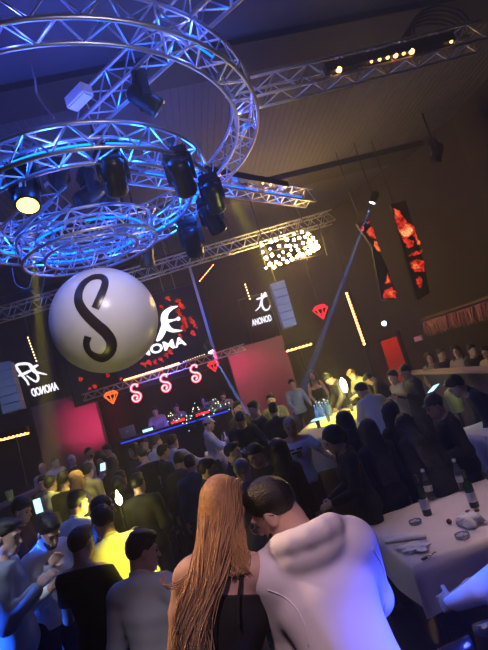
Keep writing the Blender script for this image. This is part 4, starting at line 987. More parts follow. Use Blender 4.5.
    if d < 7:
        for sx in (-1, 1):
            bm = B(); add_ball(bm, H(sx*.031, .0835, -.003)*s, .0095*s, 8); e = obj('eye', bm, EYEW, None, True); e.parent = o
            bm = B(); add_tube(bm, [H(sx*a, b, c)*s for a, b, c in ((.014, .096, .018), (.03, .093, .024), (.047, .082, .019))], .003*s, 5); e = obj('eyebrow', bm, hairm(HB), None, True); e.parent = o
    o['_'] = 0; del o['_']
    J['s'] = s; J['T'] = T; J['loc'] = loc; J['Rz'] = Rz3; J['d'] = d; J['root'] = o
    J['world'] = lambda p: loc+Rz3 @ (np.asarray(p)*s)
    return J

# ------------------------------------------------------------------ the couple in front
POSE_HOOD = dict(lean=15, side=-3, head=(-55, -18, -20), arms=(((.06, .6, -.8), (-.35, .9, .0)), ((.0, .55, -.9), (-.2, .9, -.2))))
HOODC = mat('hoodie_cotton', (0.78, 0.77, 0.80), 0.9, noise=0.03, scale=8, bump=0.12, bscale=14)
jm = person('man in a white hoodie from behind, head bent to the blonde woman', 273, 509, 1.97, 354, POSE_HOOD, 'hoodie', HOODC, 'trousers', DARK, 'fade', HB, 0, beard=True, hood=True, want=1.82, vox=.0065)
# glasses and chain
def glasses(J, m, name='glasses', label=None):
    H = J['H']; s = J['s']; bm = B()
    for sx in (-1, 1):
        add_tube(bm, [H(sx*.036+.026*math.cos(a), .106-abs(.026*math.cos(a)+sx*.0)*.18, .0+.021*math.sin(a))*s for a in np.linspace(0, 2*PI, 14)[:-1]], .0024*s, 5, True)
        add_tube(bm, [H(sx*.062, .098, .006)*s, H(sx*.079, .05, .008)*s, H(sx*.083, -.01, .010)*s, H(sx*.080, -.03, -.008)*s], .0022*s, 5)
    add_tube(bm, [H(-.011, .108, .004)*s, H(0, .112, .008)*s, H(.011, .108, .004)*s], .002*s, 5)
    o = obj(name, bm, m); o.matrix_world = Matrix.Translation(V(J['loc'])) @ Matrix.Rotation(math.atan2(J['Rz'][1, 0], J['Rz'][0, 0]), 4, 'Z')
    tag(o, label, 'glasses'); return o
glasses(jm, M['steel'], 'glasses', 'thin metal glasses on the face of the man in the white hoodie')
jw = person('long haired blonde woman in a black camisole, seen from behind', 225, 508, 2.0, 4, dict(lean=4, side=12, head=(24, -22, -12), arms=('forward', 'down')), 'camisole', BLACK, 'trousers', DARK, 'strands', HBL, 0, True, want=1.70, vox=.0065)
def blonde_strands(J):
    H, up, s = J['H'], J['up'], J['s']; bm = B(); r = np.random.default_rng(3)
    for i in range(560):
        a = r.uniform(-1.0, 1.0)                       # side to side over the skull
        st = H(.05*math.sin(a*1.5)+r.normal(0, .012), r.uniform(-.03, .055), .124-.03*abs(a))
        k1 = H(.080*math.sin(a*1.57), -.085+.08*abs(a)**2+r.normal(0, .006), .045+r.normal(0, .01))
        k2 = H(.086*math.sin(a*1.57), -.098+.075*abs(a)**2+r.normal(0, .005), -.06)
        right = a > .5 and r.random() < .75
        L = r.uniform(1.04, 1.18) if not right else r.uniform(1.36, 1.44)
        dx = r.normal(0, .012)
        g = round(a*6)/6*.75+a*.25; k3 = up(a*.056-.044+dx, -.110+r.normal(0, .010), 1.44); k4 = up(g*.044-.098+dx, -.145+r.normal(0, .012), (1.44+L)/2); k5 = up(g*.040-.084+dx*.8, -.150+r.normal(0, .012), L)
        if right: k3 = up(.07+dx, -.09, 1.44); k4 = up(.065+dx, -.125, (1.44+L)/2); k5 = up(.05+dx, -.13, L)
        path = catmull2([st, k1, k2, k3, k4, k5] if not right else [st, k1, k2, k3], 8); n = len(path); ph = round(a*6)*1.3+r.normal(0, .5); amp = r.uniform(.014, .030)
        pts = []
        for j, p in enumerate(path):
            t = j/(n-1); w = max(0, t-.45)*1.8
            pts.append((p+J['Rt'] @ np.array([amp*w*math.sin(ph+t*16), amp*.6*w*math.cos(ph+t*14), 0]))*s)
        rr = r.uniform(.0016, .0042)*s
        add_tube(bm, pts, rr, 5, False, lambda t: (1-.7*max(0, t-.45)/.55)*(0.6+.4*min(1, t*5)))
    # a loose curl sticking out at the left shoulder
    for k in range(4):
        b0 = H(-.08, -.03, -.10); q = [b0, up(-.125, -.075, 1.42+.008*k), up(-.185-.006*k, -.075, 1.395+.005*k), up(-.215-.004*k, -.06, 1.415+.006*k), up(-.20, -.05, 1.44+.005*k)]
        add_tube(bm, [p*s for p in catmull2(q, 5)], .003*s, 5, False, lambda t: 1-.7*t)
    o = obj('hair_locks', bm, OMBRE, J['root'], True); o.matrix_parent_inverse = Matrix.Identity(4); return o
OMBRE = hairm(HBL).copy(); OMBRE.name = 'hair_ombre'          # dyed: copper at the crown, ash blonde at the ends
def ombre():
    nt = OMBRE.node_tree; b = nt.nodes['Principled BSDF']; tc = nt.nodes.new('ShaderNodeTexCoord'); sx = nt.nodes.new('ShaderNodeSeparateXYZ'); rp = nt.nodes.new('ShaderNodeValToRGB'); mr = nt.nodes.new('ShaderNodeMapRange')
    mr.inputs[1].default_value = 1.05; mr.inputs[2].default_value = 1.60
    rp.color_ramp.elements[0].color = (.85, .70, .48, 1); rp.color_ramp.elements[1].color = (.55, .31, .13, 1)
    nt.links.new(tc.outputs['Object'], sx.inputs[0]); nt.links.new(sx.outputs[2], mr.inputs[0]); nt.links.new(mr.outputs[0], rp.inputs[0]); nt.links.new(rp.outputs[0], b.inputs['Base Color'])
ombre()
blonde_strands(jw)

# ------------------------------------------------------------------ the crowd, nearest first
P = person
j_denim = P('young man in a pale grey shirt, face turned right, beside the blonde', 143, 551, 2.8, 6, dict(lean=6, head=(55, -12, 0), arms=('bent', 'bent')), 'shirt', (0.62, 0.62, 0.66), 'trousers', DARK, 'short', HBR)
P('man in a black t-shirt with bare forearms seen from behind at the lower left', 82, 543, 3.3, 12, dict(head=(12, -6, 0), arms=(((.42, .1, -1), (.1, .9, -.1)), 'hold')), 'tee', BLACK, 'trousers', BLACK, 'fade', HB)
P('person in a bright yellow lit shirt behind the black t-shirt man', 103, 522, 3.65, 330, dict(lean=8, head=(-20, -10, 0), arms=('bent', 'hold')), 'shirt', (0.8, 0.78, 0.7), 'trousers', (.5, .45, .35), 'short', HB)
P('dark haired man in a white shirt with a yellow lit neck, left crowd', 78, 503, 4.7, 25, dict(lean=4, head=(10, -5, 0), arms=('bent', 'down')), 'shirt', WHITE, 'trousers', DARK, 'short', HB)
P('bearded man in a white shirt looking down right, near the left edge', 49, 531, 3.7, 115, dict(lean=10, head=(15, -25, 0), arms=('hold', 'hold')), 'shirt', WHITE, 'trousers', NAVY, 'short', HB, 1, beard=True)
P('man in a dark red suit holding a lit phone at the left edge', 22, 510, 5.0, 80, dict(lean=3, head=(20, -20, 0), arms=('phone', 'phone')), 'jacket', (0.05, 0.012, 0.018), 'trousers', (0.05, 0.012, 0.018), 'short', HB, 1, collar=WHITE)
P('man in a bright blue lit suit cut by the left edge', 6, 536, 3.45, 70, dict(lean=2, head=(20, -15, 0), arms=('hold', 'phone')), 'jacket', (0.32, 0.36, 0.46), 'trousers', (0.26, 0.30, 0.38), 'fade', HB)
P('black t-shirt back of a man left of the yellow haired woman', 64, 480, 7.2, 8, dict(arms=('bent', 'hold')), 'tee', BLACK, 'trousers', DARK, 'short', HB)
P('man in a pale shirt beside the black t-shirt back at the far left', 51, 484, 7.6, 20, dict(arms=('bent', 'bent')), 'shirt', (.7, .7, .62), 'trousers', DARK, 'short', HB)
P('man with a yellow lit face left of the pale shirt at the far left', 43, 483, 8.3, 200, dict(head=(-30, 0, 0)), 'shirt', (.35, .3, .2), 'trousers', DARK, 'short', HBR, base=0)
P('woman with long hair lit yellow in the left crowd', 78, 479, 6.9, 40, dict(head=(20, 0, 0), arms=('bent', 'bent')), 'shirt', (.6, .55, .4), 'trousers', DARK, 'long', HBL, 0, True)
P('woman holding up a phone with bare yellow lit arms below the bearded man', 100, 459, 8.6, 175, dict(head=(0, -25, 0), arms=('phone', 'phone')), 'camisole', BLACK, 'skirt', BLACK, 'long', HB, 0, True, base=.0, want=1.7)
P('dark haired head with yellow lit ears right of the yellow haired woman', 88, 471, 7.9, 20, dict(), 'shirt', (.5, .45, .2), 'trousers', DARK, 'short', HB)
P('bald man standing at the left column foot', 42, 468, 10.6, 160, dict(head=(20, 0, 0)), 'shirt', (.35, .33, .3), 'trousers', DARK, 'none', HB, base=.22)
P('man in a white shirt at the left column, right of the bald man', 55, 462, 10.6, 130, dict(head=(-20, 0, 0)), 'shirt', (.72, .72, .66), 'trousers', DARK, 'buzz', HB, base=.22)
P('man in a pale cap and dark top at the left column', 72, 460, 10.4, 150, dict(), 'shirt', (.05, .05, .05), 'trousers', DARK, 'cap', (.75, .75, .7), base=.22)
P('bearded bald man in a cream shirt, tallest head before the left column', 89, 452.5, 10.2, 100, dict(head=(10, 5, 0)), 'shirt', (.7, .68, .55), 'trousers', DARK, 'buzz', HB, 1, base=.22, beard=True)
P('dark haired man in a pale jacket just left of the stage desk', 107, 450, 10.6, 240, dict(head=(-10, -10, 0)), 'jacket', (.55, .52, .45), 'trousers', DARK, 'short', HB, base=.22)
P('woman in black with long dark hair below the pale jacket man', 112, 464, 8.2, 10, dict(), 'shirt', BLACK, 'trousers', DARK, 'long', HB, 0, True)
P('dark haired man behind the white lit glow in the middle left', 121, 479, 6.6, 15, dict(), 'shirt', DARK, 'trousers', DARK, 'short', HB)
P('woman with dark hair and bare shoulders left of the glow on the dance floor', 104, 509, 4.3, 60, dict(head=(20, -10, 0), arms=('hold', 'hold')), 'camisole', BLACK, 'trousers', DARK, 'long', HB, 0, True)
P('broad black jacket back of a man amid the left crowd', 138, 483, 5.2, 8, dict(arms=('bent', 'bent')), 'jacket', BLACK, 'trousers', DARK, 'fade', HB)
P('dark haired woman in black left of the broad black jacket', 118, 486, 5.7, 330, dict(), 'shirt', BLACK, 'trousers', DARK, 'tied', HB, 0, True)
P('woman with a yellow lit face left of the man in the dark cap', 133, 450, 8.8, 190, dict(head=(20, 0, 0)), 'shirt', DARK, 'trousers', DARK, 'long', HB, 0, True)
P('man with a dark cap and black t-shirt below the stage desk', 142, 455, 8.0, 330, dict(head=(-20, -10, 0), arms=('bent', 'bent')), 'tee', BLACK, 'trousers', DARK, 'cap', (.03, .03, .03))
P('man with a yellow lit face right behind the dark cap', 144, 444, 9.6, 180, dict(), 'shirt', DARK, 'trousers', DARK, 'short', HB, want=1.75)
P('man in a pale green lit white shirt in front of the stage desk', 156, 442, 8.6, 40, dict(head=(10, 0, 0)), 'shirt', (.74, .76, .68), 'trousers', DARK, 'short', HBR)
P('man in a bluish white shirt, arm to the side, before the stage desk', 173, 442, 8.2, 15, dict(head=(20, -5, 0), arms=('side', 'hold')), 'shirt', (.72, .74, .8), 'trousers', DARK, 'short', HBR)
P('man in a dark vest turned right, left of the bluish white shirt', 164, 452, 7.6, 60, dict(), 'shirt', DARK, 'trousers', DARK, 'short', HB)
P('man in black with bent dark head right of the bluish white shirt', 180, 461, 6.4, 10, dict(head=(0, -20, 0)), 'shirt', (.05, .05, .06), 'trousers', DARK, 'short', HB)
P('dark haired man in a grey top, left of the big profile head', 191, 464, 6.0, 350, dict(head=(20, -10, 0)), 'shirt', (.10, .10, .13), 'trousers', DARK, 'short', HB)
P('man in black turned right with a big profile head above the blonde', 208, 469, 5.2, 70, dict(head=(15, -5, 0)), 'shirt', BLACK, 'trousers', DARK, 'short', HB, 1)
P('man in a light blue shirt and flat cap facing right at the bottle table', 209, 424, 9.6, 85, dict(head=(5, -15, 0), arms=('table', 'table')), 'shirt', (.55, .62, .8), 'trousers', DARK, 'cap', (.3, .3, .32))
P('man with short dark hair looking right, just above the bald head', 233, 452, 5.6, 110, dict(head=(-10, 0, 0)), 'shirt', (.02, .02, .03), 'trousers', DARK, 'fade', HB)
j_cap = P('man in a backward cap facing left, right of the bald head', 255, 455, 4.9, 215, dict(lean=4, head=(10, -15, 0)), 'shirt', BLACK, 'trousers', DARK, 'backcap', (.02, .018, .015))
P('bald headed man in grey in front of the capped man', 243, 470, 4.3, 20, dict(head=(5, -10, 0)), 'shirt', (.2, .2, .2), 'trousers', DARK, 'buzz', HGR)
P('woman with very long dark hair hiding her back, right of the capped man', 279, 449, 4.9, 20, dict(), 'shirt', BLACK, 'trousers', DARK, 'long', HB, 0, True)
P('bald man in a printed white t-shirt, arms spread over the yellow table', 290, 426, 5.9, 190, dict(head=(-10, -10, 0), arms=('side', 'side')), 'tee', (.62, .62, .68), 'trousers', DARK, 'buzz', HGR, 1)
P('man in black embracing somebody, yellow lit face bent down', 241, 420, 7.8, 160, dict(lean=10, head=(10, -30, 0), arms=('forward', 'forward')), 'shirt', BLACK, 'trousers', DARK, 'short', HB)
P('man with yellow lit face standing left behind the embracing pair', 238, 408, 9.6, 140, dict(), 'shirt', DARK, 'trousers', DARK, 'fade', HB, base=.0, want=1.8)
P('man in a black jacket facing left with yellow lit cheek, in the embracing group', 254, 409, 8.4, 250, dict(head=(-20, -5, 0), arms=('forward', 'bent')), 'jacket', BLACK, 'trousers', DARK, 'short', HB, want=1.78)
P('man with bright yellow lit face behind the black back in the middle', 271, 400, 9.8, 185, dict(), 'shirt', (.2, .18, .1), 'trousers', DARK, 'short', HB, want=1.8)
P('man in black with his back to us right of the embracing group', 274, 410, 8.0, 5, dict(), 'shirt', BLACK, 'trousers', DARK, 'short', HB)
P('woman in a black strap top standing right of the stage', 312, 375, 11.6, 180, dict(head=(10, 0, 0), arms=('table', 'table')), 'camisole', BLACK, 'skirt', BLACK, 'long', HB, 0, True, base=.38)
P('dark haired barman in a bluish shirt left of the strap top woman', 292, 384, 11.4, 170, dict(arms=('table', 'table')), 'shirt', (.3, .36, .5), 'trousers', DARK, 'short', HB, base=.38, want=1.65)
P('man in dark suit and white shirt leaning left, yellow lit face', 328, 379, 9.9, 255, dict(lean=22, head=(-5, -20, 0), arms=('table', 'table')), 'jacket', (.12, .11, .08), 'trousers', DARK, 'short', HB, base=.38, collar=WHITE)
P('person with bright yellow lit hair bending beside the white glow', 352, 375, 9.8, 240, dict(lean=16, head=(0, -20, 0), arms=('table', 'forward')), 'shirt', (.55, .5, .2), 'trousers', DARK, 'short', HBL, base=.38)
P('person in black with a yellow lit sleeve bending right of the bright yellow hair', 369, 379, 9.0, 300, dict(lean=26, head=(0, -20, 0), arms=('table', 'table')), 'shirt', (.03, .03, .02), 'trousers', DARK, 'short', HB, base=.3)
P('man in a white shirt with his back to us bending over the yellow table', 362, 391, 7.5, 345, dict(lean=20, head=(-25, -10, 0), arms=('table', 'table')), 'shirt', WHITE, 'trousers', (.12, .12, .14), 'short', HB, 1)
P('young man in a light jacket facing left beside the tall capped man', 393, 377, 8.6, 255, dict(head=(-10, -5, 0), arms=('hold', 'hold')), 'jacket', (.45, .42, .34), 'trousers', DARK, 'short', HB)
P('tall man in a dark jacket and cap facing left, before the low violet wall', 405, 372, 8.2, 262, dict(head=(-10, -10, 0), arms=('hold', 'hold')), 'jacket', (.02, .02, .024), 'trousers', DARK, 'cap', (.02, .02, .02), want=1.8)
j_sw = P('woman in a black sweater with tied dark hair facing left, clasping her hands', 333, 439, 4.35, 268, dict(lean=6, head=(-5, -14, 0), arms=(((.1, .35, -1), (-.35, .95, -.25)), ((.15, .3, -1), (-.4, .9, -.15)))), 'shirt', BLACK, 'trousers', BLACK, 'tied', HB, 0, True)
P('woman with long straight dark hair behind the black sweater woman', 345, 421, 5.3, 20, dict(), 'shirt', (.02, .016, .018), 'trousers', DARK, 'long', HB, 0, True)
P('dark haired person in black with white sneakers at the left table end', 370, 436, 4.62, 350, dict(), 'jacket', BLACK, 'trousers', BLACK, 'long', HB, 0, True, shoes=SHOE_W)
P('woman with long dark hair and a dark red top before the white shirt back', 390, 412, 5.2, 345, dict(head=(-10, 0, 0)), 'shirt', (.035, .008, .01), 'trousers', DARK, 'long', HB, 0, True)
P('woman all in black bending between the dark red top and the capped man', 408, 434, 4.75, 350, dict(lean=28), 'jacket', BLACK, 'trousers', DARK, 'long', HB, 0, True, want=1.62)
P('man in dark cap and black jacket facing left behind the table', 434, 406, 4.75, 275, dict(lean=6, head=(-10, -8, 0), arms=('bent', 'bent')), 'jacket', BLACK, 'trousers', DARK, 'cap', (.015, .015, .017), want=1.74)
P('person in a dark blue top bending left at the right edge', 456, 386, 5.6, 285, dict(lean=38, head=(0, 10, 0), arms=('table', 'table')), 'shirt', (.02, .028, .05), 'trousers', DARK, 'short', HB)
for k, (lab, x, y, d, fc, tc, hr, fem) in enumerate((
    ('seated woman with pale hair left of the others above the ledge', 429, 357.5, 10.6, 200, (.3, .25, .2), 'long', True),
    ('seated person in black right of the pale haired woman above the ledge', 441, 354, 10.4, 160, (.03, .03, .03), 'short', False),
    ('seated woman with a light scarf in the middle above the ledge', 456, 351, 9.9, 215, (.35, .3, .28), 'long', True),
    ('seated man in a dark top right of the middle above the ledge', 472, 350, 9.4, 170, (.03, .03, .035), 'short', False),
    ('seated person with a light top cut by the right edge above the ledge', 486, 352, 8.9, 240, (.4, .36, .34), 'short', False))):
    P(lab, x, y, d, fc, dict(legs='sit', arms=('table', 'table')), 'shirt', tc, 'trousers', DARK, hr, HBR if k in (0, 2) else HB, 0, fem, base=.46)
P('seated guest in a blue lit white knit at the lower right edge', 519, 484, 2.45, 325, dict(legs='sit', lean=10, head=(-10, -15, 0), arms=(((.25, .55, -1), (-.2, .95, -.1)), ((.82, .57, -.1), (-.13, .88, -.3)))), 'jacket', (.70, .72, .76), 'trousers', (.5, .3, .27), 'short', HB, 1)
# disc jockeys
P('disc jockey in a blue lit shirt standing left behind the stage desk', 155, 411, 12.6, 180, dict(head=(-10, -10, 0), arms=('table', 'table')), 'shirt', (.5, .5, .6), 'trousers', DARK, 'short', HB, base=.7)
P('second disc jockey, only head and shoulders behind the fairy lights', 176, 408, 12.8, 180, dict(head=(0, -10, 0), arms=('table', 'table')), 'shirt', (.3, .3, .4), 'trousers', DARK, 'short', HB, base=.7)
P('disc jockey with headphones and dark hair at the middle right of the stage desk', 203, 400, 12.8, 175, dict(head=(0, -15, 0), arms=('table', 'table')), 'shirt', (.05, .05, .08), 'trousers', DARK, 'long', HB, 0, True, base=.7)
P('bearded disc jockey at the right end of the stage desk', 223, 396, 12.8, 190, dict(head=(10, -10, 0), arms=('table', 'table')), 'shirt', (.35, .33, .5), 'trousers', DARK, 'short', HB, base=.7)

# seams of the white hoodie, laid on its surface
from mathutils.bvhtree import BVHTree
def on_mesh(o, px, py):
    me = o.data; mwo = o.parent.matrix_world; inv = mwo.inverted()
    if 'bvh' not in SEAM: SEAM['bvh'] = BVHTree.FromPolygons([v.co for v in me.vertices], [tuple(p.vertices) for p in me.polygons])
    d = (inv.to_3x3() @ V(ray(px, py))).normalized(); h = SEAM['bvh'].ray_cast(inv @ V(CAM), d); return h[0]+h[1]*.001 if h[0] is not None else None
SEAM = {}
HO = [c for c in jm['root'].children if c.name.startswith('hoodie')][0]
bpy.context.view_layer.update()
for line in (((268, 590), (283, 596), (296, 608), (305, 626), (309, 646)), ((372, 548), (382, 566), (386, 590), (384, 612))):
    pts = [q for q in (on_mesh(HO, *p) for p in catmull2(line, 5)) if q is not None]
    if len(pts) > 5: so = obj('seam', add_tube(B(), pts, .0022, 6), HOODC, None, True); so.parent = HO
# dark print on the white t-shirt
BT = [o for o in bpy.data.objects if o.name.startswith('person') and o.get('label', '').startswith('bald man in a printed')][0]
TS = [c for c in BT.children if c.name.startswith('t_shirt')][0]
bvt = BVHTree.FromPolygons([v.co for v in TS.data.vertices], [tuple(p.vertices) for p in TS.data.polygons])
for k, (x, z, w) in enumerate(((-.05, 1.30, .07), (.06, 1.30, .08), (0, 1.26, .12), (-.03, 1.225, .07))):
    bm = B(); pts = []
    for t in np.linspace(-.5, .5, 6):
        h = bvt.ray_cast(Vector((x+w*t, .6, z)), Vector((0, -1, 0)))
        if h[0] is not None: pts.append(h[0]+Vector((0, .002, 0)))
    if len(pts) > 3: so = obj('print', add_tube(bm, pts, .011, 6), cloth((.03, .03, .07)), None); so.parent = TS

# ------------------------------------------------------------------ tables and what stands on them
def tcloth(name, label, cx, cy, w, l, z, rot=0.0, drop=0.28, m=None, seed=1, corner=0.10):
    """a cloth over a rectangular top: slightly rumpled top, wavy hanging sides with pointed corners"""
    r = np.random.default_rng(seed); bm = B(); nx, ny = 36, int(36*l/w)+2
    ph = r.uniform(0, 6.28, 8); vs = {}
    for i in range(nx+1):
        for j in range(ny+1):
            x = (i/nx-.5)*w; y = (j/ny-.5)*l
            zz = .003*math.sin(9*x+ph[0])*math.sin(7*y+ph[1])+.002*math.sin(23*x+5*y+ph[2])
            vs[i, j] = bm.verts.new((x, y, z+zz))
    for i in range(nx):
        for j in range(ny): bm.faces.new((vs[i, j], vs[i+1, j], vs[i+1, j+1], vs[i, j+1]))
    per = [(i, 0) for i in range(nx)]+[(nx, j) for j in range(ny)]+[(nx-i, ny) for i in range(nx)]+[(0, ny-j) for j in range(ny)]
    prev = [vs[p] for p in per]; N = len(per); K = 6
    cs = [0, nx, nx+ny, 2*nx+ny]
    for k in range(1, K+1):
        row = []
        for q, p in enumerate(per):
            v = vs[p].co; ox = -1 if p[0] == 0 else (1 if p[0] == nx else 0); oy = -1 if p[1] == 0 else (1 if p[1] == ny else 0)
            dc = min(min(abs(q-c), N-abs(q-c)) for c in cs)
            wv = .020*math.sin(q*.55+ph[3])+.012*math.sin(q*.23+ph[4]); t = k/K
            e = .012+wv*t*.8+.02*t
            dz = (drop+corner*max(0, 1-dc/5)+.012*math.sin(q*.31+ph[5]))*t
            row.append(bm.verts.new((v.x+ox*e*(1.0 if not (ox and oy) else 1.3), v.y+oy*e*(1.0 if not (ox and oy) else 1.3), z-dz)))
        for q in range(N): bm.faces.new((prev[q], row[q], row[(q+1) % N], prev[(q+1) % N]))
        prev = row
    bmesh.ops.transform(bm, matrix=Matrix.Translation((cx, cy, 0)) @ Matrix.Rotation(rot, 4, 'Z'), verts=bm.verts[:])
    bmesh.ops.recalc_face_normals(bm, faces=bm.faces[:])
    o = obj(name, bm, m or M['linen'], None, True); tag(o, label, 'tablecloth'); return o
def table(label, cx, cy, w, l, z, rot=0.0):
    o = empty('table', (cx, cy, 0), 0); tag(o, label, 'table'); T = Matrix.Translation((cx, cy, 0)) @ Matrix.Rotation(rot, 4, 'Z')
    bm = box((0, 0, z-.025), (w-.02, l-.02, .035), None, .006); bm.transform(T); obj('tabletop', bm, M['wood'], o)
    for sx in (-1, 1):
        for sy in (-1, 1):
            bm = B(); add_cyl(bm, (sx*(w/2-.09), sy*(l/2-.09), 0), (sx*(w/2-.09), sy*(l/2-.09), z-.04), .024, 10); bm.transform(T); obj('leg', bm, M['fixture'], o)
    return o
TX0, TX1, TY0, TY1 = 1.06, 3.35, 3.24, 4.36
table('dining table under the pinkish white cloth at the lower right', (TX0+TX1)/2, (TY0+TY1)/2, TX1-TX0, TY1-TY0, .742)
tcloth('tablecloth', 'pinkish white cloth over the dining table at the lower right', (TX0+TX1)/2, (TY0+TY1)/2, TX1-TX0+.01, TY1-TY0+.01, .75, 0, .27, None, 4, .03)
TZ0 = .755
def bottle(label, px, py, h, kind, z=TZ0, cat='bottle', xy=None, group=None, sc=1.0):
    p = atz(px, py, z) if xy is None else np.array([*xy, z]); o = empty('bottle', p); tag(o, label, cat, group); k = h/.30
    r = .0375*sc
    if kind == 'wine':
        obj('glass_body', add_lathe(B(), [(r*.9, 0), (r, .004*k), (r, .17*k), (r*.94, .19*k), (r*.55, .215*k), (.0145, .235*k), (.0135, .30*k), (.0155, .30*k)], p, 20), M['glassg'], o, True)
        obj('label', add_lathe(B(), [(r*1.015, .05*k), (r*1.02, .052*k), (r*1.02, .128*k), (r*1.015, .13*k)], p, 20), M['label'], o, True)
        obj('foil', add_lathe(B(), [(.016, .245*k), (.0155, .298*k), (.0172, .303*k), (.0150, .310*k)], p, 16), M['foil'], o, True)
    elif kind == 'water':
        obj('glass_body', add_lathe(B(), [(r*.8, 0), (r, .006*k), (r*.97, .10*k), (r, .16*k), (r*.8, .20*k), (r*.42, .255*k), (.013, .28*k), (.013, .285*k)], p, 20), M['glassc'], o, True)
        obj('cap', add_lathe(B(), [(.016, .278*k), (.0165, .282*k), (.0165, .302*k), (.013, .305*k)], p, 14), M['white'], o, True)
        obj('label', add_lathe(B(), [(r*1.01, .085*k), (r*1.02, .087*k), (r*1.02, .135*k), (r*1.01, .137*k)], p, 20), M['label'], o, True)
    return o
bottle('dark green wine bottle with a pale label, nearer the table front left', 428, 515, .325, 'wine')
bottle('clear water bottle just behind the labelled wine bottle', 432, 499, .27, 'water')
b2 = bottle('second dark wine bottle standing farther right on the table', 475, 507, .29, 'wine')
bottle('clear water bottle with a white cap behind the second dark bottle', 464, 490, .28, 'water')
def ashtray(label, px, py):
    p = atz(px, py, TZ0); o = empty('ashtray', p); tag(o, label, 'ashtray')
    obj('dish', add_lathe(B(), [(.042, 0), (.05, .004), (.052, .028), (.046, .030), (.043, .012), (.0, .009)], p, 18), M['glassc'], o, True)
    for k in range(3): a = k*2.1+.3; obj('cigarette_rest', add_cyl(B(), p+np.array([.047*math.cos(a), .047*math.sin(a), .031]), p+np.array([.02*math.cos(a), .02*math.sin(a), .028]), .004, 6), M['glassc'], o)
    return o
ashtray('round glass ashtray in front of the labelled wine bottle', 416, 524)
ashtray('round glass ashtray at the table front right, below the crumpled napkin', 463, 538)
def lump(name, label, cat, px, py, r, m, z=TZ0, flat=.5, seed=1, rough=.25):
    p = atz(px, py, z); g = np.random.default_rng(seed); bm = B(); bmesh.ops.create_icosphere(bm, subdivisions=4, radius=1.0)
    K = [(g.normal(0, 2.2+1.3*q, 3), g.uniform(0, 6)) for q in range(7)]
    for v in bm.verts:
        c = np.array(v.co); d = 1+rough*sum(math.sin(k @ c+ph) for k, ph in K)/3.5; zz = c[2]*d*r*flat
        v.co = V(p+np.array([c[0]*d*r, c[1]*d*r, max(zz, -r*flat*.7)+r*flat*.7]))
    return tag(obj(name, bm, m, None, True), label, cat)
lump('napkin', 'big crumpled white napkin lying before the second dark bottle', 'napkin', 470, 524, .085, M['napkin'], seed=2, rough=.45, flat=.55)
lump('napkin', 'crumpled white napkin at the left front corner of the table', 'napkin', 415, 549, .095, M['napkin'], seed=5, rough=.4, flat=.2)
tag(obj('cork', add_ball(B(), atz(450, 524, TZ0)+np.array([0, 0, .02]), .021, 12), M['cork'], None, True), 'small dark red ball shaped stopper in the middle of the table', 'stopper')
for k, (x, y) in enumerate(((468, 512), (477, 511))):
    p = atz(x, y, TZ0); tag(obj('walnut', add_lathe(B(), [(.02, 0), (.021, .004), (.019, .012), (.012, .014)], p, 12), M['cork'], None, True), ('left', 'right')[k]+' of two small brown nuts at the foot of the second dark bottle', 'nut')
# folded napkin: a long rolled cloth
a, b = atz(383, 541, TZ0+.012), atz(425, 535, TZ0+.012); bm = B()
for k in range(4): add_tube(bm, catmull2([a+np.array([0, .022*k-.03, .004*(k % 2)]), (a+b)/2+np.array([.01, .024*k-.04, .010]), b+np.array([0, .014*k-.02, 0])], 6), .017, 8, False, lambda t: .7+.5*math.sin(t*PI))
tag(obj('napkin', bm, M['napkin'], None, True), 'long rolled white napkin lying along the left part of the table', 'napkin')
p = atz(428, 557, TZ0+.006); kg = empty('key_ring', p); tag(kg, 'dark keys with a fob at the front edge of the table', 'keys')
obj('ring', add_tube(B(), [p+np.array([.018*math.cos(a), .018*math.sin(a), 0]) for a in np.linspace(0, 2*PI, 13)[:-1]], .003, 6, True), M['steel'], kg)
obj('key', box(p+np.array([.05, .02, 0]), (.055, .014, .006), Matrix.Rotation(.4, 3, 'Z'), .002), M['steel'], kg); obj('fob', box(p+np.array([-.03, -.01, .004]), (.045, .028, .012), Matrix.Rotation(.2, 3, 'Z'), .004), M['fixture'], kg)

# leather chairs in the foreground
def chair(label, cx, cy, rot=0.0):
    o = empty('leather_chair', (cx, cy, 0)); tag(o, label, 'chair'); T = Matrix.Translation((cx, cy, 0)) @ Matrix.Rotation(rot, 4, 'Z')
    bm = box((0, .22, .44), (.44, .44, .09), None, .03); bm.transform(T); obj('seat', bm, M['leather'], o, True)
    bm = B(); n = 12; rows = []
    for j in range(9):
        z = .46+(.93-.46)*j/8; row = []
        for q in range(20):
            a = q/20*2*PI; x = .215*(abs(math.cos(a))**.35)*np.sign(math.cos(a)); y = .032*(abs(math.sin(a))**.6)*np.sign(math.sin(a))*(1 if j < 8 else .55)
            row.append(bm.verts.new((x*(1-.04*(j/8)**2), y-.02-.05*(j/8)-.03*(1-(x/.215)**2)*0+.035*(x/.215)**2, z+(.012*(1-(x/.215)**2) if j > 5 else 0))))
        rows.append(row)
    for r1, r2 in zip(rows, rows[1:]):
        for q in range(20): bm.faces.new((r1[q], r1[(q+1) % 20], r2[(q+1) % 20], r2[q]))
    bm.faces.new(rows[0][::-1]); bm.faces.new(rows[-1]); bm.transform(T); obj('backrest', bm, M['leather'], o, True)
    for sx in (-1, 1):
        for y, nm in ((.03, 'leg'), (.40, 'leg')):
            bm = B(); add_cyl(bm, (sx*.19, y, 0), (sx*.19, y, .41), .02, 8, .024); bm.transform(T); obj(nm, bm, M['fixture'], o)
    return o
chair('glossy black leather chair at the bottom edge right of the white hoodie', .61, 2.12, R_(2))
chair('glossy black leather chair under the seated guest at the lower right corner', 1.07, 2.17, R_(-3))

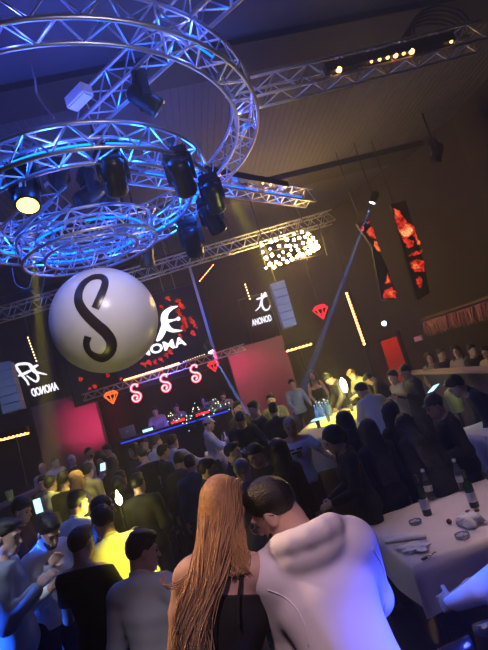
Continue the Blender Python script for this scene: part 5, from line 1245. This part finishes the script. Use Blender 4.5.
# long table under yellow light, its bottles and the small bar table by the stage
LT = np.array([2.18, 8.35]); LR = math.atan2(-.41, .91)
table('long high table in the yellow light, right of the crowd', LT[0], LT[1], 1.15, 3.3, 1.19, LR)
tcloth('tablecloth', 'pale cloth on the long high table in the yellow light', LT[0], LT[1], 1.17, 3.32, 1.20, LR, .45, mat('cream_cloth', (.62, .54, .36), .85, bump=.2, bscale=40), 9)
def ltp(u, v): c, s = math.cos(LR), math.sin(LR); return (LT[0]+u*c-v*s, LT[1]+u*s+v*c)
lbm = mat('bottle_blue_lit', (.35, .5, .7), .08, trans=.5)
for k in range(9):
    x, y = ltp(-.45+.10*(k % 3)+.02*k % .05, .75+.20*(k//3)); h = .26+.04*(k % 2)
    o = empty('bottle', (x, y, 1.205)); tag(o, 'blue lit bottle in the cluster at the far left end of the yellow lit table', 'bottle', 'blue lit bottles on the long table')
    obj('glass_body', add_lathe(B(), [(.034, 0), (.038, .01), (.038, h*.55), (.015, h*.75), (.014, h)], (x, y, 1.205), 10), lbm, o, True)
    obj('cap', add_lathe(B(), [(.016, h), (.016, h+.02)], (x, y, 1.205), 8), M['white'], o)
x, y = ltp(-.38, .55)
ib = empty('light_tray', (x, y, 1.205)); tag(ib, 'bright blue white lit tray below the bottles on the yellow lit table', 'tray')
obj('tray', box((x, y, 1.215), (.36, .22, .02), Matrix.Rotation(LR, 3, 'Z'), .005), M['white'], ib); obj('light_panel', box((x, y, 1.23), (.30, .17, .012), Matrix.Rotation(LR, 3, 'Z')), G['bottleblue'], ib)
point('tray_light', (x, y-.1, 1.5), 6, (.15, .4, 1.0), .1)
for k, (u, v) in enumerate(((.1, .2), (.3, -.3), (-.2, -.6), (.25, .6), (-.1, -.1))):
    x, y = ltp(u, v); tag(obj('drinking_glass', add_lathe(B(), [(.028, 0), (.03, .004), (.036, .12), (.034, .12), (.028, .012), (0, .01)], (x, y, 1.205), 12), M['glassc'], None, True), 'empty drinking glass standing on the yellow lit long table', 'glass', 'drinking glasses on the long table')
# lit flame-like lamp beside the bending people
lp = hp(344, 386, 9.4); lo_ = empty('light_wand', lp); tag(lo_, 'glaring yellow white light held up over the long table', 'lamp')
obj('wand', add_cyl(B(), lp+np.array([0, 0, -.45]), lp+np.array([0, 0, -.12]), .018, 8), M['fixture'], lo_)
obj('flame', add_lathe(B(), [(.012, -.13), (.05, -.08), (.065, .02), (.05, .10), (.004, .17)], lp, 12), G['sparkle'], lo_, True)
point('wand_light', lp+np.array([-.1, -.25, .25]), 34, (1, .85, .08), .06)
gp = hp(119, 500, 4.9); go = empty('light_wand', gp); tag(go, 'glaring yellow white light among the dancers left of the broad black jacket', 'lamp')
obj('wand', add_cyl(B(), gp+np.array([0, 0, -.45]), gp+np.array([0, 0, -.05]), .014, 8), M['fixture'], go)
obj('flame', add_lathe(B(), [(.008, -.05), (.03, -.02), (.034, .02), (.016, .06), (.004, .10)], gp, 12), G['sparkle'], go, True)
point('wand_light', gp+np.array([-.15, -.2, .05]), 10, (1, .88, .08), .05)
# bar table with bottles close to the stage
table('high table crowded with bottles before the stage', .35, 10.35, 1.15, .8, 1.09)
tcloth('tablecloth', 'pale violet lit cloth on the bottle table before the stage', .35, 10.35, 1.17, .82, 1.10, 0, .4, None, 12)
for k in range(16):
    x, y = -.12+.065*(k % 15)+.02*rng.normal(), 10.12+.45*rng.random()
    h = .24+.07*rng.random(); o = empty('bottle', (x, y, 1.105)); tag(o, 'pale lit bottle in the row on the high table before the stage', 'bottle', 'bottles on the table before the stage')
    obj('glass_body', add_lathe(B(), [(.03, 0), (.036, .01), (.036, h*.55), (.014, h*.75), (.013, h)], (x, y, 1.105), 10), M['glassc'] if k % 3 else M['label'], o, True)
spot('bottle_table_light', (.2, 8.6, 4.6), (.35, 10.35, 1.2), 260, (.75, .55, 1.0), 20, .6)
# table at the right edge, ice bucket and phone
table('small table with a white cloth at the right edge beside the blue top', 3.05, 5.1, .7, .7, 1.0)
tcloth('tablecloth', 'bright white cloth on the small table at the right edge', 3.05, 5.1, .72, .72, 1.01, 0, .4, M['napkin'], 21)
ip = hp(455, 402, 6.0); bo = empty('ice_bucket', ip-np.array([0, 0, .12])); tag(bo, 'ice bucket wrapped in a yellow green cloth left of the blue top at the right', 'bucket')
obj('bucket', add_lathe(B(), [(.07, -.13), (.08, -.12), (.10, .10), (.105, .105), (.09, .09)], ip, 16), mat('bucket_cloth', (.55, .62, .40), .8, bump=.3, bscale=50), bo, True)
obj('lid', add_lathe(B(), [(.10, .10), (.085, .15), (.04, .18), (.01, .185)], ip, 14), mat('bucket_lid', (.65, .5, .2), .6), bo, True)
obj('stand', add_cyl(B(), (ip[0], ip[1], 0), (ip[0], ip[1], ip[2]-.12), .02, 8), M['fixture'], bo)
point('bucket_light', ip+np.array([-.1, -.35, .25]), 3.5, (.8, .9, .35), .05)
def phone(label, px, py, d, yaw, tilt, w=.075, h=.155, J=None):
    p = hp(px, py, d); o = empty('phone', p); tag(o, label, 'phone'); rot = (Matrix.Rotation(R_(yaw), 3, 'Z') @ Matrix.Rotation(R_(tilt), 3, 'X'))
    obj('case', box(p, (w, .009, h), rot, .003), M['phone'], o)
    n = V(rot @ Vector((0, -1, 0))); obj('screen', box(V(p)+n*.006, (w*.9, .003, h*.92), rot), G['phonescr'], o); return o
phone('phone with a lit bluish screen held up by the man in the dark red suit', 38, 506, 4.7, 25, -15, .075, .15)
phone('phone with a lit screen held by the woman below the bearded man', 103, 467, 8.2, -10, -30, .10, .15)
phone('phone with a lit screen seen above the capped man in the black jacket', 433, 388, 5.6, 20, 60, .11, .16)
# left bar shelf with a green lit drink
sA, sB = hp(-4, 508, 8.0), hp(44, 486, 9.4)
bl = empty('bar_counter', (sA+sB)/2*[1, 1, 0]); tag(bl, 'dark bar counter with a violet grey top at the left edge', 'counter')
dS = (sB-sA); LS = math.hypot(dS[0], dS[1]); aS = math.atan2(dS[1], dS[0]); zS = min(sA[2], sB[2])
mS = (sA+sB)/2
obj('counter_top', box((mS[0], mS[1], zS), (LS+1.2, .45, .05), Matrix.Rotation(aS, 3, 'Z'), .01), M['railpanel'], bl); obj('counter_front', box((mS[0], mS[1], zS/2-.02), (LS+1.1, .36, zS-.06), Matrix.Rotation(aS, 3, 'Z')), M['black'], bl)
dpx = hp(9, 492, 8.35); dk = empty('drink', (dpx[0], dpx[1], zS+.025)); tag(dk, 'tumbler with a green yellow lit drink on the counter at the left edge', 'drink')
obj('tumbler', add_lathe(B(), [(.05, 0), (.055, .005), (.065, .17), (.06, .17), (.05, .02), (0, .02)], (dpx[0], dpx[1], zS+.025), 14), M['glassc'], dk, True)
obj('liquid', add_lathe(B(), [(.045, .02), (.056, .14), (.0, .142)], (dpx[0], dpx[1], zS+.03), 14), G['drinkglow'], dk, True)  # liquid given its own green yellow glow
spot('counter_blue', (-5.2, 7.4, 4.0), (mS[0]-.6, mS[1]+.5, 1.6), 200, (.03, .12, 1), 40, .8)
# fairy lights and greenery along the stage desk
fl = empty('fairy_lights', (.05, 11.45, 1.6)); tag(fl, 'fairy lights in green leaves along the right half of the stage desk', 'lights')
bm = B(); g = np.random.default_rng(11)
for k in range(260):
    c = np.array([g.uniform(-.85, .6), 11.43+g.uniform(-.05, .03), 0]); c[2] = 1.95+.22*math.sin(c[0]*5)*.6+g.normal(0, .08); u = nrm(g.normal(0, 1, 3)); w = nrm(np.cross(u, g.normal(0, 1, 3)))
    q = [bm.verts.new(V(c+u*a+w*b)) for a, b in ((-.035, 0), (0, .014), (.04, 0), (0, -.014))]; bm.faces.new(q)
lf = obj('leaves', bm, M['leaf'], fl); lf['kind'] = 'stuff'
wire = [np.array([-.85+1.45*t, 11.40, 1.93+.13*math.sin(t*17)+.03*math.sin(t*41)]) for t in np.linspace(0, 1, 50)]
obj('wire', add_tube(B(), wire, .004, 5), M['cable'], fl)
for k in range(44):
    c = wire[min(49, int(k*50/44))]+np.array([g.normal(0, .03), -.02, g.normal(0, .07)]); obj('bulb', add_ball(B(), c, .0135, 6), G['fairyw'] if k % 3 else G['fairyc'], fl)
